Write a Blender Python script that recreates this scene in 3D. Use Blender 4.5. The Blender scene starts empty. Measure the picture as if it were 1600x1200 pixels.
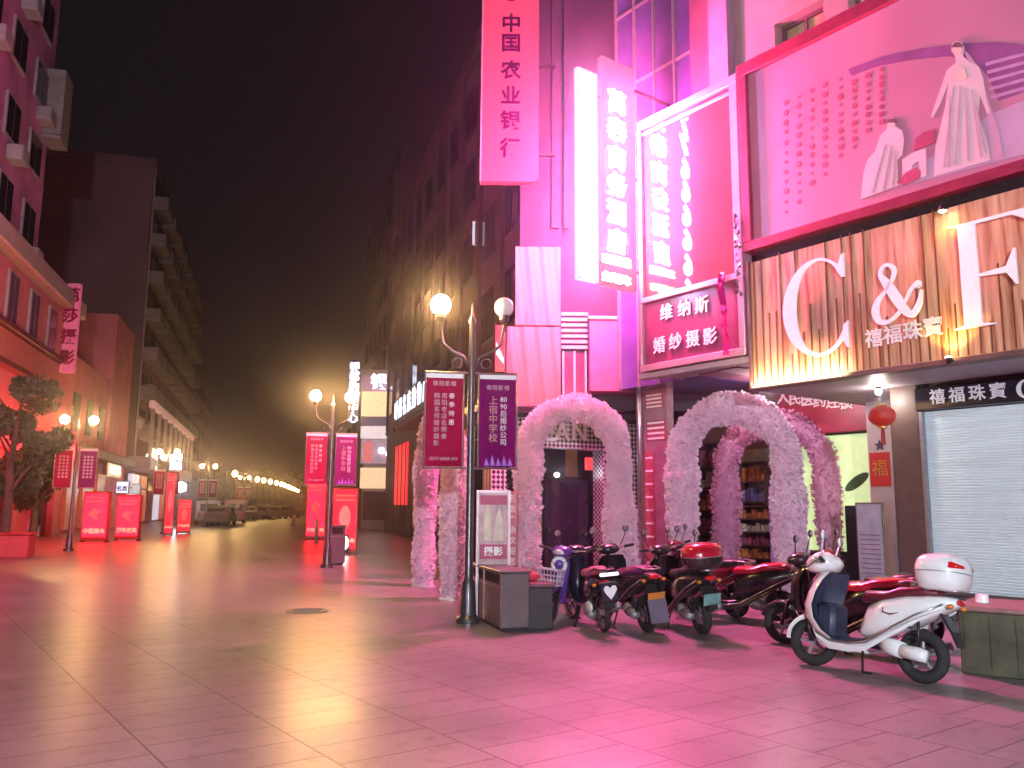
import bpy, math, random
from math import sin, cos, pi, radians as R, sqrt, atan2
from mathutils import Vector, Matrix, noise
random.seed(7)
S = bpy.context.scene
COL = S.collection

# ---------------------------------------------------------------- camera
FPX = 1300.0; PITCH = math.atan(193/1300); ROLL = R(0.45)
CAMM = Matrix.Translation((0,0,1.5)) @ (Matrix.Rotation(pi/2+PITCH,4,'X') @ Matrix.Rotation(ROLL,4,'Z'))
cd = bpy.data.cameras.new('camera'); cam = bpy.data.objects.new('camera', cd); COL.objects.link(cam)
cam.matrix_world = CAMM
cd.sensor_width = 36; cd.lens = 36*FPX/1600; cd.clip_start = .05; cd.clip_end = 2000
S.camera = cam
def ray(px, py):
    d = CAMM.to_3x3() @ Vector(((px-800)/FPX, -(py-600)/FPX, -1))
    return d
def at(px, py, Y):
    d = ray(px, py); t = Y/d.y
    return Vector((0,0,1.5)) + d*t
def ground(px, py):
    d = ray(px, py); t = -1.5/d.z
    return Vector((d.x*t, d.y*t, 0))
class Frame:
    # a facade plane: local x along the wall, local y into it
    def __init__(s, x, y, rz): s.o = Vector((x,y,0)); s.rz = rz; s.ux = Vector((cos(rz),sin(rz),0)); s.uy = Vector((-sin(rz),cos(rz),0))
    def hit(s, px, py, w=0):
        d = ray(px,py); c = Vector((0,0,1.5))
        t = ((s.o - c).dot(s.uy) + w)/d.dot(s.uy)
        p = c + d*t
        return ((p-s.o).dot(s.ux), p.z)
    def world(s, x, y, z=0): v = s.o + s.ux*x + s.uy*y; return (v.x, v.y, z)

# ---------------------------------------------------------------- world (night sky) and exposure
W = bpy.data.worlds.new('World'); S.world = W; W.use_nodes = True
nt = W.node_tree; bg = nt.nodes['Background']
sky = nt.nodes.new('ShaderNodeTexSky'); sky.sky_type = 'NISHITA'; sky.sun_disc = False
sky.sun_elevation = R(-8); sky.sun_rotation = R(200)
b2 = nt.nodes.new('ShaderNodeBackground'); b2.inputs[0].default_value = (.0028,.0023,.0026,1); b2.inputs[1].default_value = 1
ad = nt.nodes.new('ShaderNodeAddShader'); nt.links.new(sky.outputs[0], bg.inputs[0]); bg.inputs[1].default_value = .05
nt.links.new(bg.outputs[0], ad.inputs[0]); nt.links.new(b2.outputs[0], ad.inputs[1])
nt.links.new(ad.outputs[0], nt.nodes['World Output'].inputs[0])
S.view_settings.view_transform = 'Standard'; S.view_settings.look = 'None'; S.view_settings.gamma = 1
S.view_settings.exposure = 1.5
S.cycles.max_bounces = 6; S.cycles.diffuse_bounces = 3; S.cycles.glossy_bounces = 3; S.cycles.transmission_bounces = 4
S.cycles.sample_clamp_indirect = 4; S.cycles.use_light_tree = True; S.cycles.caustics_reflective = False; S.cycles.caustics_refractive = False
S.cycles.use_denoising = True

# ---------------------------------------------------------------- materials
_m = {}
def mat(name, col=(.5,.5,.5), rough=.6, metal=0, var=.15, scale=6, bump=0, bscale=30, emit=None, es=1, spec=.5, coat=0, stretch=(1,1,1), coords='Object'):
    if name in _m: return _m[name]
    m = bpy.data.materials.new(name); m.use_nodes = True; t = m.node_tree; p = t.nodes['Principled BSDF']
    p.inputs['Roughness'].default_value = rough; p.inputs['Metallic'].default_value = metal
    p.inputs['Specular IOR Level'].default_value = spec; p.inputs['Coat Weight'].default_value = coat
    tc = t.nodes.new('ShaderNodeTexCoord'); mp = t.nodes.new('ShaderNodeMapping'); mp.inputs['Scale'].default_value = stretch
    t.links.new(tc.outputs[coords], mp.inputs[0])
    n = t.nodes.new('ShaderNodeTexNoise'); n.inputs['Scale'].default_value = scale; n.inputs['Detail'].default_value = 5
    t.links.new(mp.outputs[0], n.inputs[0])
    rp = t.nodes.new('ShaderNodeValToRGB'); e = rp.color_ramp.elements
    e[0].position = .3; e[1].position = .7
    e[0].color = [c*(1-var) for c in col]+[1]; e[1].color = [min(1,c*(1+var)) for c in col]+[1]
    t.links.new(n.outputs[0], rp.inputs[0]); t.links.new(rp.outputs[0], p.inputs['Base Color'])
    if bump:
        n2 = t.nodes.new('ShaderNodeTexNoise'); n2.inputs['Scale'].default_value = bscale; n2.inputs['Detail'].default_value = 4
        t.links.new(mp.outputs[0], n2.inputs[0]); b = t.nodes.new('ShaderNodeBump'); b.inputs['Strength'].default_value = bump
        b.inputs['Distance'].default_value = .02
        t.links.new(n2.outputs[0], b.inputs['Height']); t.links.new(b.outputs[0], p.inputs['Normal'])
    if emit:
        p.inputs['Emission Color'].default_value = (*emit,1); p.inputs['Emission Strength'].default_value = es
    _m[name] = m; return m
def quiet(m):
    # a dim lit surface that need not be sampled as a lamp
    m.cycles.emission_sampling = 'NONE'; return m

# ---------------------------------------------------------------- mesh building
class MB:
    def __init__(s, M=None): s.v=[]; s.f=[]; s.M=M or Matrix.Identity(4); s.uv=False
    def _a(s, vs, fs, M=None):
        T = s.M @ M if M is not None else s.M
        o = len(s.v); s.v += [tuple(T @ Vector(v)) for v in vs]; s.f += [tuple(i+o for i in f) for f in fs]; return s
    def box(s, x0,y0,z0,x1,y1,z1, M=None):
        vs=[(x0,y0,z0),(x1,y0,z0),(x1,y1,z0),(x0,y1,z0),(x0,y0,z1),(x1,y0,z1),(x1,y1,z1),(x0,y1,z1)]
        return s._a(vs,[(3,2,1,0),(4,5,6,7),(0,1,5,4),(1,2,6,5),(2,3,7,6),(3,0,4,7)],M)
    def bbox(s, x0,y0,z0,x1,y1,z1,b=.01, M=None):
        # box with chamfered edges
        c=((x0+x1)/2,(y0+y1)/2,(z0+z1)/2); h=(abs(x1-x0)/2,abs(y1-y0)/2,abs(z1-z0)/2); b=min(b,*[q*.9 for q in h])
        vs=[]; idx={}
        for ax in range(3):
            for sx in (-1,1):
                for sy in (-1,1):
                    for sz in (-1,1):
                        g=(sx,sy,sz); p=[c[k]+g[k]*(h[k]-(0 if k==ax else b)) for k in range(3)]
                        idx[(ax,g)]=len(vs); vs.append(tuple(p))
        fs=[]
        for ax in range(3):
            u,w=(ax+1)%3,(ax+2)%3
            for sg in (-1,1):
                q=[]
                for a,bb in ((-1,-1),(1,-1),(1,1),(-1,1)):
                    g=[0,0,0]; g[ax]=sg; g[u]=a; g[w]=bb; q.append(idx[(ax,tuple(g))])
                fs.append(tuple(q) if sg>0 else tuple(q[::-1]))
        for ax in range(3):
            u,w=(ax+1)%3,(ax+2)%3
            for a in (-1,1):
                for bb in (-1,1):
                    g0=[0,0,0]; g0[ax]=-1; g0[u]=a; g0[w]=bb; g1=list(g0); g1[ax]=1
                    q=[idx[(u,tuple(g0))],idx[(u,tuple(g1))],idx[(w,tuple(g1))],idx[(w,tuple(g0))]]
                    fs.append(tuple(q) if a*bb<0 else tuple(q[::-1]))
        for a in (-1,1):
            for bb in (-1,1):
                for cc in (-1,1):
                    g=(a,bb,cc); q=(idx[(0,g)],idx[(1,g)],idx[(2,g)]); fs.append(q if a*bb*cc>0 else q[::-1])
        return s._a(vs,fs,M)
    def loft(s, rings, closed=True, caps=True, M=None):
        n=len(rings[0]); vs=[p for r in rings for p in r]; fs=[]
        for i in range(len(rings)-1):
            for j in range(n if closed else n-1):
                k=(j+1)%n; fs.append((i*n+j,i*n+k,(i+1)*n+k,(i+1)*n+j))
        if caps and closed: fs.append(tuple(range(n-1,-1,-1))); fs.append(tuple((len(rings)-1)*n+j for j in range(n)))
        return s._a(vs,fs,M)
    def tube(s, pts, r, n=10, M=None, caps=True):
        pts=[Vector(p) for p in pts]; rs=r if isinstance(r,(list,tuple)) else [r]*len(pts); rings=[]
        up=None
        for i,p in enumerate(pts):
            d=(pts[min(i+1,len(pts)-1)]-pts[max(i-1,0)]).normalized()
            if up is None: up=Vector((0,0,1)) if abs(d.z)<.9 else Vector((1,0,0))
            a=d.cross(up).normalized(); b=a.cross(d).normalized(); up=b
            rings.append([tuple(p+(a*cos(2*pi*k/n)+b*sin(2*pi*k/n))*rs[i]) for k in range(n)])
        return s.loft(rings,True,caps,M)
    def lathe(s, prof, n=20, M=None):
        rings=[[(r*cos(2*pi*k/n), r*sin(2*pi*k/n), z) for k in range(n)] for r,z in prof]
        return s.loft(rings,True,True,M)
    def ell(s, c, r, n=16, m=10, M=None):
        rings=[]
        for i in range(m+1):
            a=-pi/2+pi*i/m; ca=max(cos(a),.02)
            rings.append([(c[0]+r[0]*ca*cos(2*pi*k/n), c[1]+r[1]*ca*sin(2*pi*k/n), c[2]+r[2]*sin(a)) for k in range(n)])
        return s.loft(rings,True,True,M)
    def torus(s, c, Rr, r, n=28, m=10, M=None, ax='Y', flat=1):
        vs=[];fs=[]
        for i in range(n):
            a=2*pi*i/n
            for j in range(m):
                b=2*pi*j/m; q=Rr+r*cos(b); h=r*flat*sin(b)
                p=(q*cos(a),h,q*sin(a)) if ax=='Y' else ((q*cos(a),q*sin(a),h) if ax=='Z' else (h,q*cos(a),q*sin(a)))
                vs.append((c[0]+p[0],c[1]+p[1],c[2]+p[2]))
        for i in range(n):
            for j in range(m):
                fs.append((i*m+j,((i+1)%n)*m+j,((i+1)%n)*m+(j+1)%m,i*m+(j+1)%m))
        return s._a(vs,fs,M)
    def prism(s, poly, y0, y1, M=None):
        # outline in the local x,z plane, given thickness along y
        n=len(poly); ar=sum(poly[i][0]*poly[(i+1)%n][1]-poly[(i+1)%n][0]*poly[i][1] for i in range(n))
        if ar<0: poly=poly[::-1]
        vs=[(x,y0,z) for x,z in poly]+[(x,y1,z) for x,z in poly]
        fs=[tuple(range(n)), tuple(range(2*n-1,n-1,-1))]+[(i,i+n,(i+1)%n+n,(i+1)%n) for i in range(n)]
        fs=[f for f in fs]
        return s._a(vs,fs,M)
    def build(s, name, m, parent=None, smooth=False, auto=None):
        me=bpy.data.meshes.new(name); me.from_pydata(s.v,[],s.f); me.update()
        if smooth: me.polygons.foreach_set('use_smooth',[True]*len(me.polygons))
        me.materials.append(m); o=bpy.data.objects.new(name,me); COL.objects.link(o)
        if smooth and auto:
            me.set_sharp_from_angle(angle=R(auto))
        if parent is not None: o.parent=parent
        return o
def thing(name,label,cat,loc=(0,0,0),rz=0,group=None):
    o=bpy.data.objects.new(name,None); COL.objects.link(o); o.location=loc; o.rotation_euler=(0,0,rz)
    o['label']=label; o['category']=cat
    if group: o['group']=group
    return o
def tag(o,label,cat,group=None,kind=None):
    if label: o['label']=label
    if cat: o['category']=cat
    if group: o['group']=group
    if kind: o['kind']=kind
    return o
def copy_tree(o,parent=None,**kw):
    c=o.copy(); COL.objects.link(c)
    if parent is not None: c.parent=parent
    for ch in list(o.children):
        if ch.name.startswith('skip'): continue
        copy_tree(ch,c)
    return c
def lamp(name,kind,loc,energy,color,parent=None,rot=(0,0,0),size=.1,size_y=None,spot=None,spread=None):
    l=bpy.data.lights.new(name,kind); l.energy=energy; l.color=color
    if kind=='AREA':
        l.shape='RECTANGLE' if size_y else 'SQUARE'; l.size=size
        if size_y: l.size_y=size_y
        if spread: l.spread=spread
    else: l.shadow_soft_size=size
    if spot: l.spot_size=spot; l.spot_blend=.5
    o=bpy.data.objects.new(name,l); COL.objects.link(o); o.location=loc; o.rotation_euler=rot
    if parent is not None: o.parent=parent
    return o
def text_mb(body,size,ext=.01,off=0,align='CENTER',space=1.0,line=1.0,sx=1.0,shear=0):
    cu=bpy.data.curves.new('t','FONT'); cu.body=body; cu.size=size; cu.extrude=ext; cu.offset=off; cu.align_x=align; cu.align_y='CENTER'
    cu.space_character=space; cu.space_line=line; cu.resolution_u=2; cu.shear=shear
    o=bpy.data.objects.new('t',cu); COL.objects.link(o)
    dg=bpy.context.evaluated_depsgraph_get(); me=o.to_mesh(depsgraph=dg) if False else bpy.data.meshes.new_from_object(o.evaluated_get(dg))
    vs=[(v.co.x*sx,v.co.y,v.co.z) for v in me.vertices]; fs=[tuple(p.vertices) for p in me.polygons]
    bpy.data.objects.remove(o); bpy.data.curves.remove(cu); bpy.data.meshes.remove(me)
    return vs,fs
def text(name,body,size,m,parent,loc,face='-y',**k):
    # face: which way the text looks in its parent's frame
    vs,fs=text_mb(body,size,**k)
    rot={'-y':Matrix.Rotation(pi/2,4,'X'),
         '+x':Matrix.Rotation(pi/2,4,'Z')@Matrix.Rotation(pi/2,4,'X'),
         '-x':Matrix.Rotation(-pi/2,4,'Z')@Matrix.Rotation(pi/2,4,'X'),
         '+y':Matrix.Rotation(pi,4,'Z')@Matrix.Rotation(pi/2,4,'X')}[face]
    b=MB(); b._a(vs,fs,Matrix.Translation(loc)@rot)
    return b.build(name,m,parent)
def ribbon(pts, n=60):
    # variable-width stroke through (x,z,width): closed outline, centre path is a Catmull-Rom spline
    P=[Vector(p) for p in pts]; L=[]; R_=[]
    def cr(i,t):
        a,b,c,d=P[max(i-1,0)],P[i],P[i+1],P[min(i+2,len(P)-1)]
        return .5*((2*b)+(c-a)*t+(2*a-5*b+4*c-d)*t*t+(3*b-a-3*c+d)*t**3)
    q=[cr(i,j/8) for i in range(len(P)-1) for j in range(8)]+[P[-1]]
    for i,p in enumerate(q):
        d=(q[min(i+1,len(q)-1)]-q[max(i-1,0)]); d=Vector((d.x,d.y)).normalized(); nn=Vector((-d.y,d.x))*max(p.z,.002)/2
        L.append((p.x+nn.x,p.y+nn.y)); R_.append((p.x-nn.x,p.y-nn.y))
    return L,R_
def stroke(mb, pts, y0, y1):
    L,R_=ribbon(pts); n=len(L)
    vs=[(x,y0,z) for x,z in L]+[(x,y0,z) for x,z in R_]+[(x,y1,z) for x,z in L]+[(x,y1,z) for x,z in R_]
    fs=[]
    for i in range(n-1):
        fs+= [(i,i+1,n+i+1,n+i),(2*n+i,3*n+i,3*n+i+1,2*n+i+1),(i,2*n+i,2*n+i+1,i+1),(n+i,n+i+1,3*n+i+1,3*n+i)]
    fs+=[(0,n,3*n,2*n),(n-1,3*n-1,4*n-1,2*n-1)]
    return mb._a(vs,fs)

# ---------------------------------------------------------------- palette
PINK=(1,.08,.42); 
m_darkmetal=mat('dark_metal',(.035,.03,.035),.4,.6,.3,8)
m_steel=mat('steel',(.45,.43,.45),.3,.9,.15,10)
m_greymetal=mat('grey_metal',(.3,.28,.3),.45,.5,.15,8)
m_white=mat('white_paint',(.78,.76,.76),.4,0,.06,10)
m_black=mat('black_plastic',(.02,.02,.022),.35,0,.3,10)
m_rubber=mat('rubber',(.018,.018,.018),.8,0,.3,20,bump=.3)
m_letter=mat('letter_white',(.82,.8,.82),.4,0,.04,10)
m_concrete=mat('concrete',(.3,.27,.26),.8,0,.2,3,bump=.3)
m_stone=mat('pale_render',(.42,.36,.37),.8,0,.2,1.2,bump=.3)
m_brown=mat('brown_cladding',(.10,.055,.05),.5,0,.3,4)
m_redpaint=mat('red_paint',(.45,.02,.03),.35,0,.15,5)
m_glassdark=mat('dark_glass',(.02,.018,.03),.08,0,.2,2,spec=.8)
FA=Frame(3.78,13.0,R(-53.5))
# ---------------------------------------------------------------- ground
gm=bpy.data.materials.new('paving'); gm.use_nodes=True; t=gm.node_tree; p=t.nodes['Principled BSDF']
tc=t.nodes.new('ShaderNodeTexCoord'); mp=t.nodes.new('ShaderNodeMapping'); mp.inputs['Rotation'].default_value=(0,0,R(53.5))
mp.inputs['Location'].default_value=(.12,.25,0)
t.links.new(tc.outputs['Object'],mp.inputs[0])
br=t.nodes.new('ShaderNodeTexBrick'); br.offset=.5; br.inputs['Scale'].default_value=1; br.inputs['Brick Width'].default_value=.42; br.inputs['Row Height'].default_value=.84
br.inputs['Mortar Size'].default_value=.0065; br.inputs['Mortar Smooth'].default_value=.2; br.inputs['Bias'].default_value=0
br.inputs['Color1'].default_value=(.275,.24,.25,1); br.inputs['Color2'].default_value=(.235,.205,.214,1); br.inputs['Mortar'].default_value=(.05,.04,.04,1)
t.links.new(mp.outputs[0],br.inputs[0])
n=t.nodes.new('ShaderNodeTexNoise'); n.inputs['Scale'].default_value=.7; n.inputs['Detail'].default_value=8; t.links.new(tc.outputs['Object'],n.inputs[0])
n2=t.nodes.new('ShaderNodeTexNoise'); n2.inputs['Scale'].default_value=60; n2.inputs['Detail'].default_value=3; t.links.new(tc.outputs['Object'],n2.inputs[0])
r1=t.nodes.new('ShaderNodeMapRange'); r1.inputs['From Min'].default_value=.3; r1.inputs['From Max'].default_value=.7; r1.inputs['To Min'].default_value=.72; r1.inputs['To Max'].default_value=1.2
t.links.new(n.outputs[0],r1.inputs[0])
mx=t.nodes.new('ShaderNodeMix'); mx.data_type='RGBA'; mx.blend_type='MULTIPLY'; mx.inputs[0].default_value=1
t.links.new(br.outputs['Color'],mx.inputs[6]); t.links.new(r1.outputs[0],mx.inputs[7]); 
r3=t.nodes.new('ShaderNodeMapRange'); r3.inputs['From Min'].default_value=.35; r3.inputs['From Max'].default_value=.65; r3.inputs['To Min'].default_value=.8; r3.inputs['To Max'].default_value=1.15
t.links.new(n2.outputs[0],r3.inputs[0])
mx2=t.nodes.new('ShaderNodeMix'); mx2.data_type='RGBA'; mx2.blend_type='MULTIPLY'; mx2.inputs[0].default_value=1
t.links.new(mx.outputs[2],mx2.inputs[6]); t.links.new(r3.outputs[0],mx2.inputs[7])
n4=t.nodes.new('ShaderNodeTexNoise'); n4.inputs['Scale'].default_value=5.5; n4.inputs['Detail'].default_value=2; t.links.new(tc.outputs['Object'],n4.inputs[0])
vo=t.nodes.new('ShaderNodeTexVoronoi'); vo.inputs['Scale'].default_value=2.6; t.links.new(tc.outputs['Object'],vo.inputs['Vector'])
r5=t.nodes.new('ShaderNodeMapRange'); r5.inputs['From Min'].default_value=.035; r5.inputs['From Max'].default_value=.06; r5.inputs['To Min'].default_value=.55; r5.inputs['To Max'].default_value=1; t.links.new(vo.outputs['Distance'],r5.inputs[0])
r6=t.nodes.new('ShaderNodeMapRange'); r6.inputs['From Min'].default_value=.56; r6.inputs['From Max'].default_value=.66; r6.inputs['To Min'].default_value=1; r6.inputs['To Max'].default_value=.80; t.links.new(n4.outputs[0],r6.inputs[0])
mm=t.nodes.new('ShaderNodeMath'); mm.operation='MULTIPLY'; t.links.new(r5.outputs[0],mm.inputs[0]); t.links.new(r6.outputs[0],mm.inputs[1])
mx3=t.nodes.new('ShaderNodeMix'); mx3.data_type='RGBA'; mx3.blend_type='MULTIPLY'; mx3.inputs[0].default_value=1
t.links.new(mx2.outputs[2],mx3.inputs[6]); t.links.new(mm.outputs[0],mx3.inputs[7]); t.links.new(mx3.outputs[2],p.inputs['Base Color'])
r2=t.nodes.new('ShaderNodeMapRange'); r2.inputs['From Min'].default_value=.15; r2.inputs['From Max'].default_value=.85; r2.inputs['To Min'].default_value=.27; r2.inputs['To Max'].default_value=.42
t.links.new(n.outputs[0],r2.inputs[0]); t.links.new(r2.outputs[0],p.inputs['Roughness']); p.inputs['Specular IOR Level'].default_value=.55
mh=t.nodes.new('ShaderNodeMath'); mh.operation='MULTIPLY_ADD'; mh.inputs[1].default_value=.12; t.links.new(n2.outputs[0],mh.inputs[0]); t.links.new(br.outputs['Fac'],mh.inputs[2])
iv=t.nodes.new('ShaderNodeMath'); iv.operation='MULTIPLY'; iv.inputs[1].default_value=-1; t.links.new(mh.outputs[0],iv.inputs[0])
b=t.nodes.new('ShaderNodeBump'); b.inputs['Strength'].default_value=.35; b.inputs['Distance'].default_value=.01
t.links.new(iv.outputs[0],b.inputs['Height']); t.links.new(b.outputs[0],p.inputs['Normal'])
g=MB(); g._a([(-400,-60,0),(400,-60,0),(400,700,0),(-400,700,0)],[(0,1,2,3)]); go=g.build('ground',gm); go['kind']='structure'; go['label']='tiled pedestrian street paving'
# manhole
gx=ground(480,955)
mh_=MB(); mh_.lathe([(.30,0.004),(.30,.012),(.26,.014),(.25,.010),(.0,.010)],28)
for k in range(-4,5): mh_.box(-.2,k*.05-.008,.010,.2,k*.05+.008,.015)
mo=mh_.build('manhole_cover',mat('iron',(.13,.115,.115),.5,.2,.3,20)); mo.location=(gx.x,gx.y,0); tag(mo,'round dark iron manhole cover set in the empty paving','manhole cover')

# ================================================================ right facade, frame A
# upper hotel building
hb=thing('hotel_building','pale pink hotel building rising above the wedding picture billboard','building',FA.o,FA.rz)
m_beige=mat('beige_render',(.27,.17,.17),.8,0,.15,1.5,bump=.2)
w0=.9
def rx(px,py,w): return FA.hit(px,py,w)[0]
xs=[rx(990,60,w0),rx(1083,60,w0),rx(1117,60,w0),rx(1147,60,w0),rx(1205,60,w0)]
wx0,wz0=FA.hit(1212,95,w0); wx1,wz1=FA.hit(1264,0,w0)
z0,z1=3.9,17
b=MB(); b.box(xs[2],w0,z0,wx0,w0+4,z1)
b.box(wx0,w0+.3,z0,7.5,w0+4,z1)
for k in range(4):
    a=wx0+(k+1)*1.25-.3; b.box(a,w0,z0,a+.45,w0+.297,z1)
b.box(wx0,w0,9.9,7.5,w0+.295,10.7); b.box(wx0,w0,13.2,7.5,w0+.295,14)
b.build('wall',m_beige,hb)
b=MB(); b.box(xs[1]+.02,w0-.12,z0,xs[2]-.02,w0+2,z1); b.build('pilaster',mat('rose_panel',(.15,.06,.09),.6,0,.1,3),hb)
b=MB(); b.box(xs[2]+.01,w0-.2,z0,xs[3],w0-.003,z1); b.build('pilaster',mat('lilac_render',(.22,.16,.22),.8,0,.15,2),hb)
b=MB(); b.box(xs[0]-.6,w0+.1,z0,xs[1],w0+2,z1)
cw=b.build('curtain_wall',mat('violet_glass',(.08,.06,.2),.12,0,.3,1.2,spec=.8),hb)
b=MB()
for k in range(5): x=xs[0]-.6+k*(xs[1]-xs[0]+.6)/4; b.box(x-.025,w0+.04,z0,x+.025,w0+.098,z1)
for z in (6.5,8.6,10.3,12): b.box(xs[0]-.6,w0+.05,z,xs[1],w0+.097,z+.05)
b.build('mullion',m_greymetal,cw)
m_lit=quiet(mat('lit_window',(.6,.6,.45),.4,emit=(1,.95,.6),es=.45))
m_frame=mat('window_frame',(.1,.05,.05),.5)
for k in range(4):
    a=wx0+(k+1)*1.25-.3-.8+.0; 
    for (za,zb) in ((7.7,9.9),(10.7,13.2)):
        fr=MB(); x0=a if k else wx0+.02; x1=wx0+(k+1)*1.25-.3
        x0=x0 if k else x0
        for (q0,q1,q2,q3) in ((x0,za,x0+.06,zb),(x1-.06,za,x1,zb),(x0+.06,zb-.06,x1-.06,zb),(x0+.06,za,x1-.06,za+.06),((x0+x1)/2-.02,za+.06,(x0+x1)/2+.02,zb-.06)): fr.box(q0,w0+.2,q1,q2,w0+.26,q3)
        f=fr.build('window',m_frame,hb)
        pn=MB(); pn.box(x0+.06,w0+.27,za+.06,x1-.06,w0+.29,zb-.06)
        pn.build('pane',m_lit if za<8 and k<1 else (quiet(mat('dim_window',(.5,.4,.25),.4,emit=(1,.6,.3),es=.08)) if za<8 else m_glassdark),f)
        if za<8 and k<1:
            bl=MB(); bl.box(x0+.065,w0+.262,9.5,x1-.065,w0+.268,zb-.065); bl.build('blind',mat('blind',(.35,.25,.12),.7),f)
# wall behind shops (ground floor recess), frame A
RW=3.7
sb=thing('shop_building','ground floor shop row recessed below the billboards','building',FA.o,FA.rz)
b=MB(); b.box(-4.2,RW,0,7.5,RW+.3,4.2); b.build('wall',mat('dark_shop_wall',(.16,.085,.085),.6,0,.3,2),sb)
b=MB(); b.box(-4.2,RW+.4,3.9,7.5,RW+4,17); b.box(7.5,0,0,7.8,8,17); b.build('rear_wall',m_stone,sb)
# column beside the shutter
cx0=rx(1399,760,1.5); cx1=rx(1441,760,1.5)
b=MB(); b.box(cx0,1.5,0,cx1,RW-.003,3.4); b.build('column',m_brown,sb)
b=MB(); b.box(cx1,1.62,2.98,7.5,1.9,3.4); b.build('beam',m_brown,sb)
# dark step below the shutter
b=MB(); b.box(cx1+.003,1.2,0,7.5,1.9,.30); b.build('step',mat('dark_stone',(.05,.04,.045),.5,0,.3,3),sb)
# white pilaster with posters
pxa=rx(1358,740,2.7); pxb=rx(1396,740,2.7)
b=MB(); b.box(pxa,2.7,0,pxb,RW-.003,3.38); pil=b.build('pilaster',mat('lilac_tile',(.62,.56,.6),.4,0,.08,4),sb)
a0=FA.hit(1361,760,2.7); a1=FA.hit(1390,706,2.7)
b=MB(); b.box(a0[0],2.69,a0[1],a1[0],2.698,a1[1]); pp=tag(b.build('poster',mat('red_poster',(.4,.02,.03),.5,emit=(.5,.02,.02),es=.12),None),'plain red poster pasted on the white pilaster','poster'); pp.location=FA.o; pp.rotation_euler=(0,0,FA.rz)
# couplet tiny writing on poster
text('lettering','福',.3,mat('gold',(.6,.4,.1),.4,.5),pp,((a0[0]+a1[0])/2,2.688,(a0[1]+a1[1])/2),ext=.002)
a0=FA.hit(1364,702,2.7); a1=FA.hit(1386,690,2.7)
b=MB(); pts=[]
for k in range(10): r=.10 if k%2==0 else .045; pts.append(((a0[0]+a1[0])/2+r*cos(pi/2+k*pi/5),(a0[1]+a1[1])/2+r*sin(pi/2+k*pi/5)))
b.prism(pts,2.685,2.697); so=tag(b.build('star_sticker',mat('navy',(.05,.04,.12),.5)),'dark star sticker above the red poster on the pilaster','sticker'); so.location=FA.o; so.rotation_euler=(0,0,FA.rz)
# lit green shop window
g0=FA.hit(1290,860,RW); g1=FA.hit(1356,677,RW)
sw=thing('shop_window','pale green lit shop window behind the pink arch','shop window',FA.o,FA.rz)
b=MB(); b.box(g0[0]-.4,RW-.05,g0[1],g1[0]+.1,RW-.01,g1[1]); b.build('pane',mat('green_glow',(.4,.5,.25),.5,emit=(.62,.78,.38),es=.30),sw)
b=MB(); x0,x1=g0[0]-.4,g1[0]+.1
for q in ((x0-.06,g0[1]-.06,x0,g1[1]+.06),(x1,g0[1]-.06,x1+.06,g1[1]+.06),(x0,g1[1],x1,g1[1]+.06),(x0,g0[1]-.06,x1,g0[1])): b.box(q[0],RW-.12,q[1],q[2],RW-.004,q[3])
b.build('frame',m_black,sw)
lf=MB(); c=FA.hit(1339,753,RW-.05)
lf.prism([(c[0]+.26*cos(a)*.9-.07*sin(a),c[1]+.07*sin(a)+.16*cos(a)) for a in [k*pi/10 for k in range(20)]],RW-.062,RW-.052)
lf.build('leaf_decal',mat('leafgreen',(.05,.12,.04),.5),sw)
# shelf in front of window, dark right bottom
b=MB(); q0=FA.hit(1332,862,RW-.3); q1=FA.hit(1358,790,RW-.3); b.bbox(q0[0],RW-.5,0,q1[0]+.5,RW-.3,q1[1],.02)
cbn=b.build('display_cabinet',m_black); tag(cbn,'dark cabinet in front of the green lit window','cabinet'); cbn.location=FA.o; cbn.rotation_euler=(0,0,FA.rz)
# notice stand (grey sheet with lines) in front of pilaster
ns=thing('notice_stand','grey notice board full of small lines beside the white pilaster','notice board',FA.world(*[v for v in (FA.hit(1362,880,1.95)[0],1.95)]),FA.rz)
zt=FA.hit(1362,785,1.95)[1]; 
b=MB(); b.bbox(-.24,0,.35,.24,.04,zt,.01); b.build('frame',mat('bronze',(.2,.14,.12),.4,.5),ns)
b=MB(); b.box(-.21,-.006,.38,.21,-.001,zt-.03); sh=b.build('sheet',mat('lilac_sheet',(.35,.3,.4),.5,0,.15,6),ns)
b=MB()
for k in range(9): b.box(-.17,-.010,.5+k*.075,.17,-.0065,.515+k*.075)
b.build('writing',mat('sheet_ink',(.2,.05,.12),.6),sh)
for s in (-1,1):
    b=MB(); b.tube([(s*.2,.02,0),(s*.2,.02,.36)],.015,8); b.build('leg',m_steel,ns)
# ---- rolling shutter
sx0=cx1+.01; sz0=.33; sz1=FA.hit(1450,642,1.5)[1]
sh=thing('rolling_shutter','white closed rolling shutter of the jewellery shop','shutter',FA.o,FA.rz)
b=MB(); nS=64; hh=(sz1-sz0)/nS; prof=[]
for k in range(nS):
    z=sz0+k*hh; prof+=[(1.60,z),(1.588,z+hh*.25),(1.586,z+hh*.7),(1.595,z+hh*.95)]
prof.append((1.60,sz1)); rings=[[(sx0+.05,y,z) for y,z in prof],[(7.5,y,z) for y,z in prof]]
b.loft(rings[::-1],False,False); b.build('slat_curtain',mat('shutter_white',(.66,.80,.84),.45,.1,.06,3,stretch=(.3,1,3)),sh)
b=MB(); b.box(sx0,1.5,sz0,sx0+.05,1.62,sz1); b.build('guide_rail',m_greymetal,sh)
b=MB(); b.box(sx0+.05,1.55,sz0-.02,7.5,1.62,sz0+.03); b.build('bottom_rail',m_steel,sh)
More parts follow.
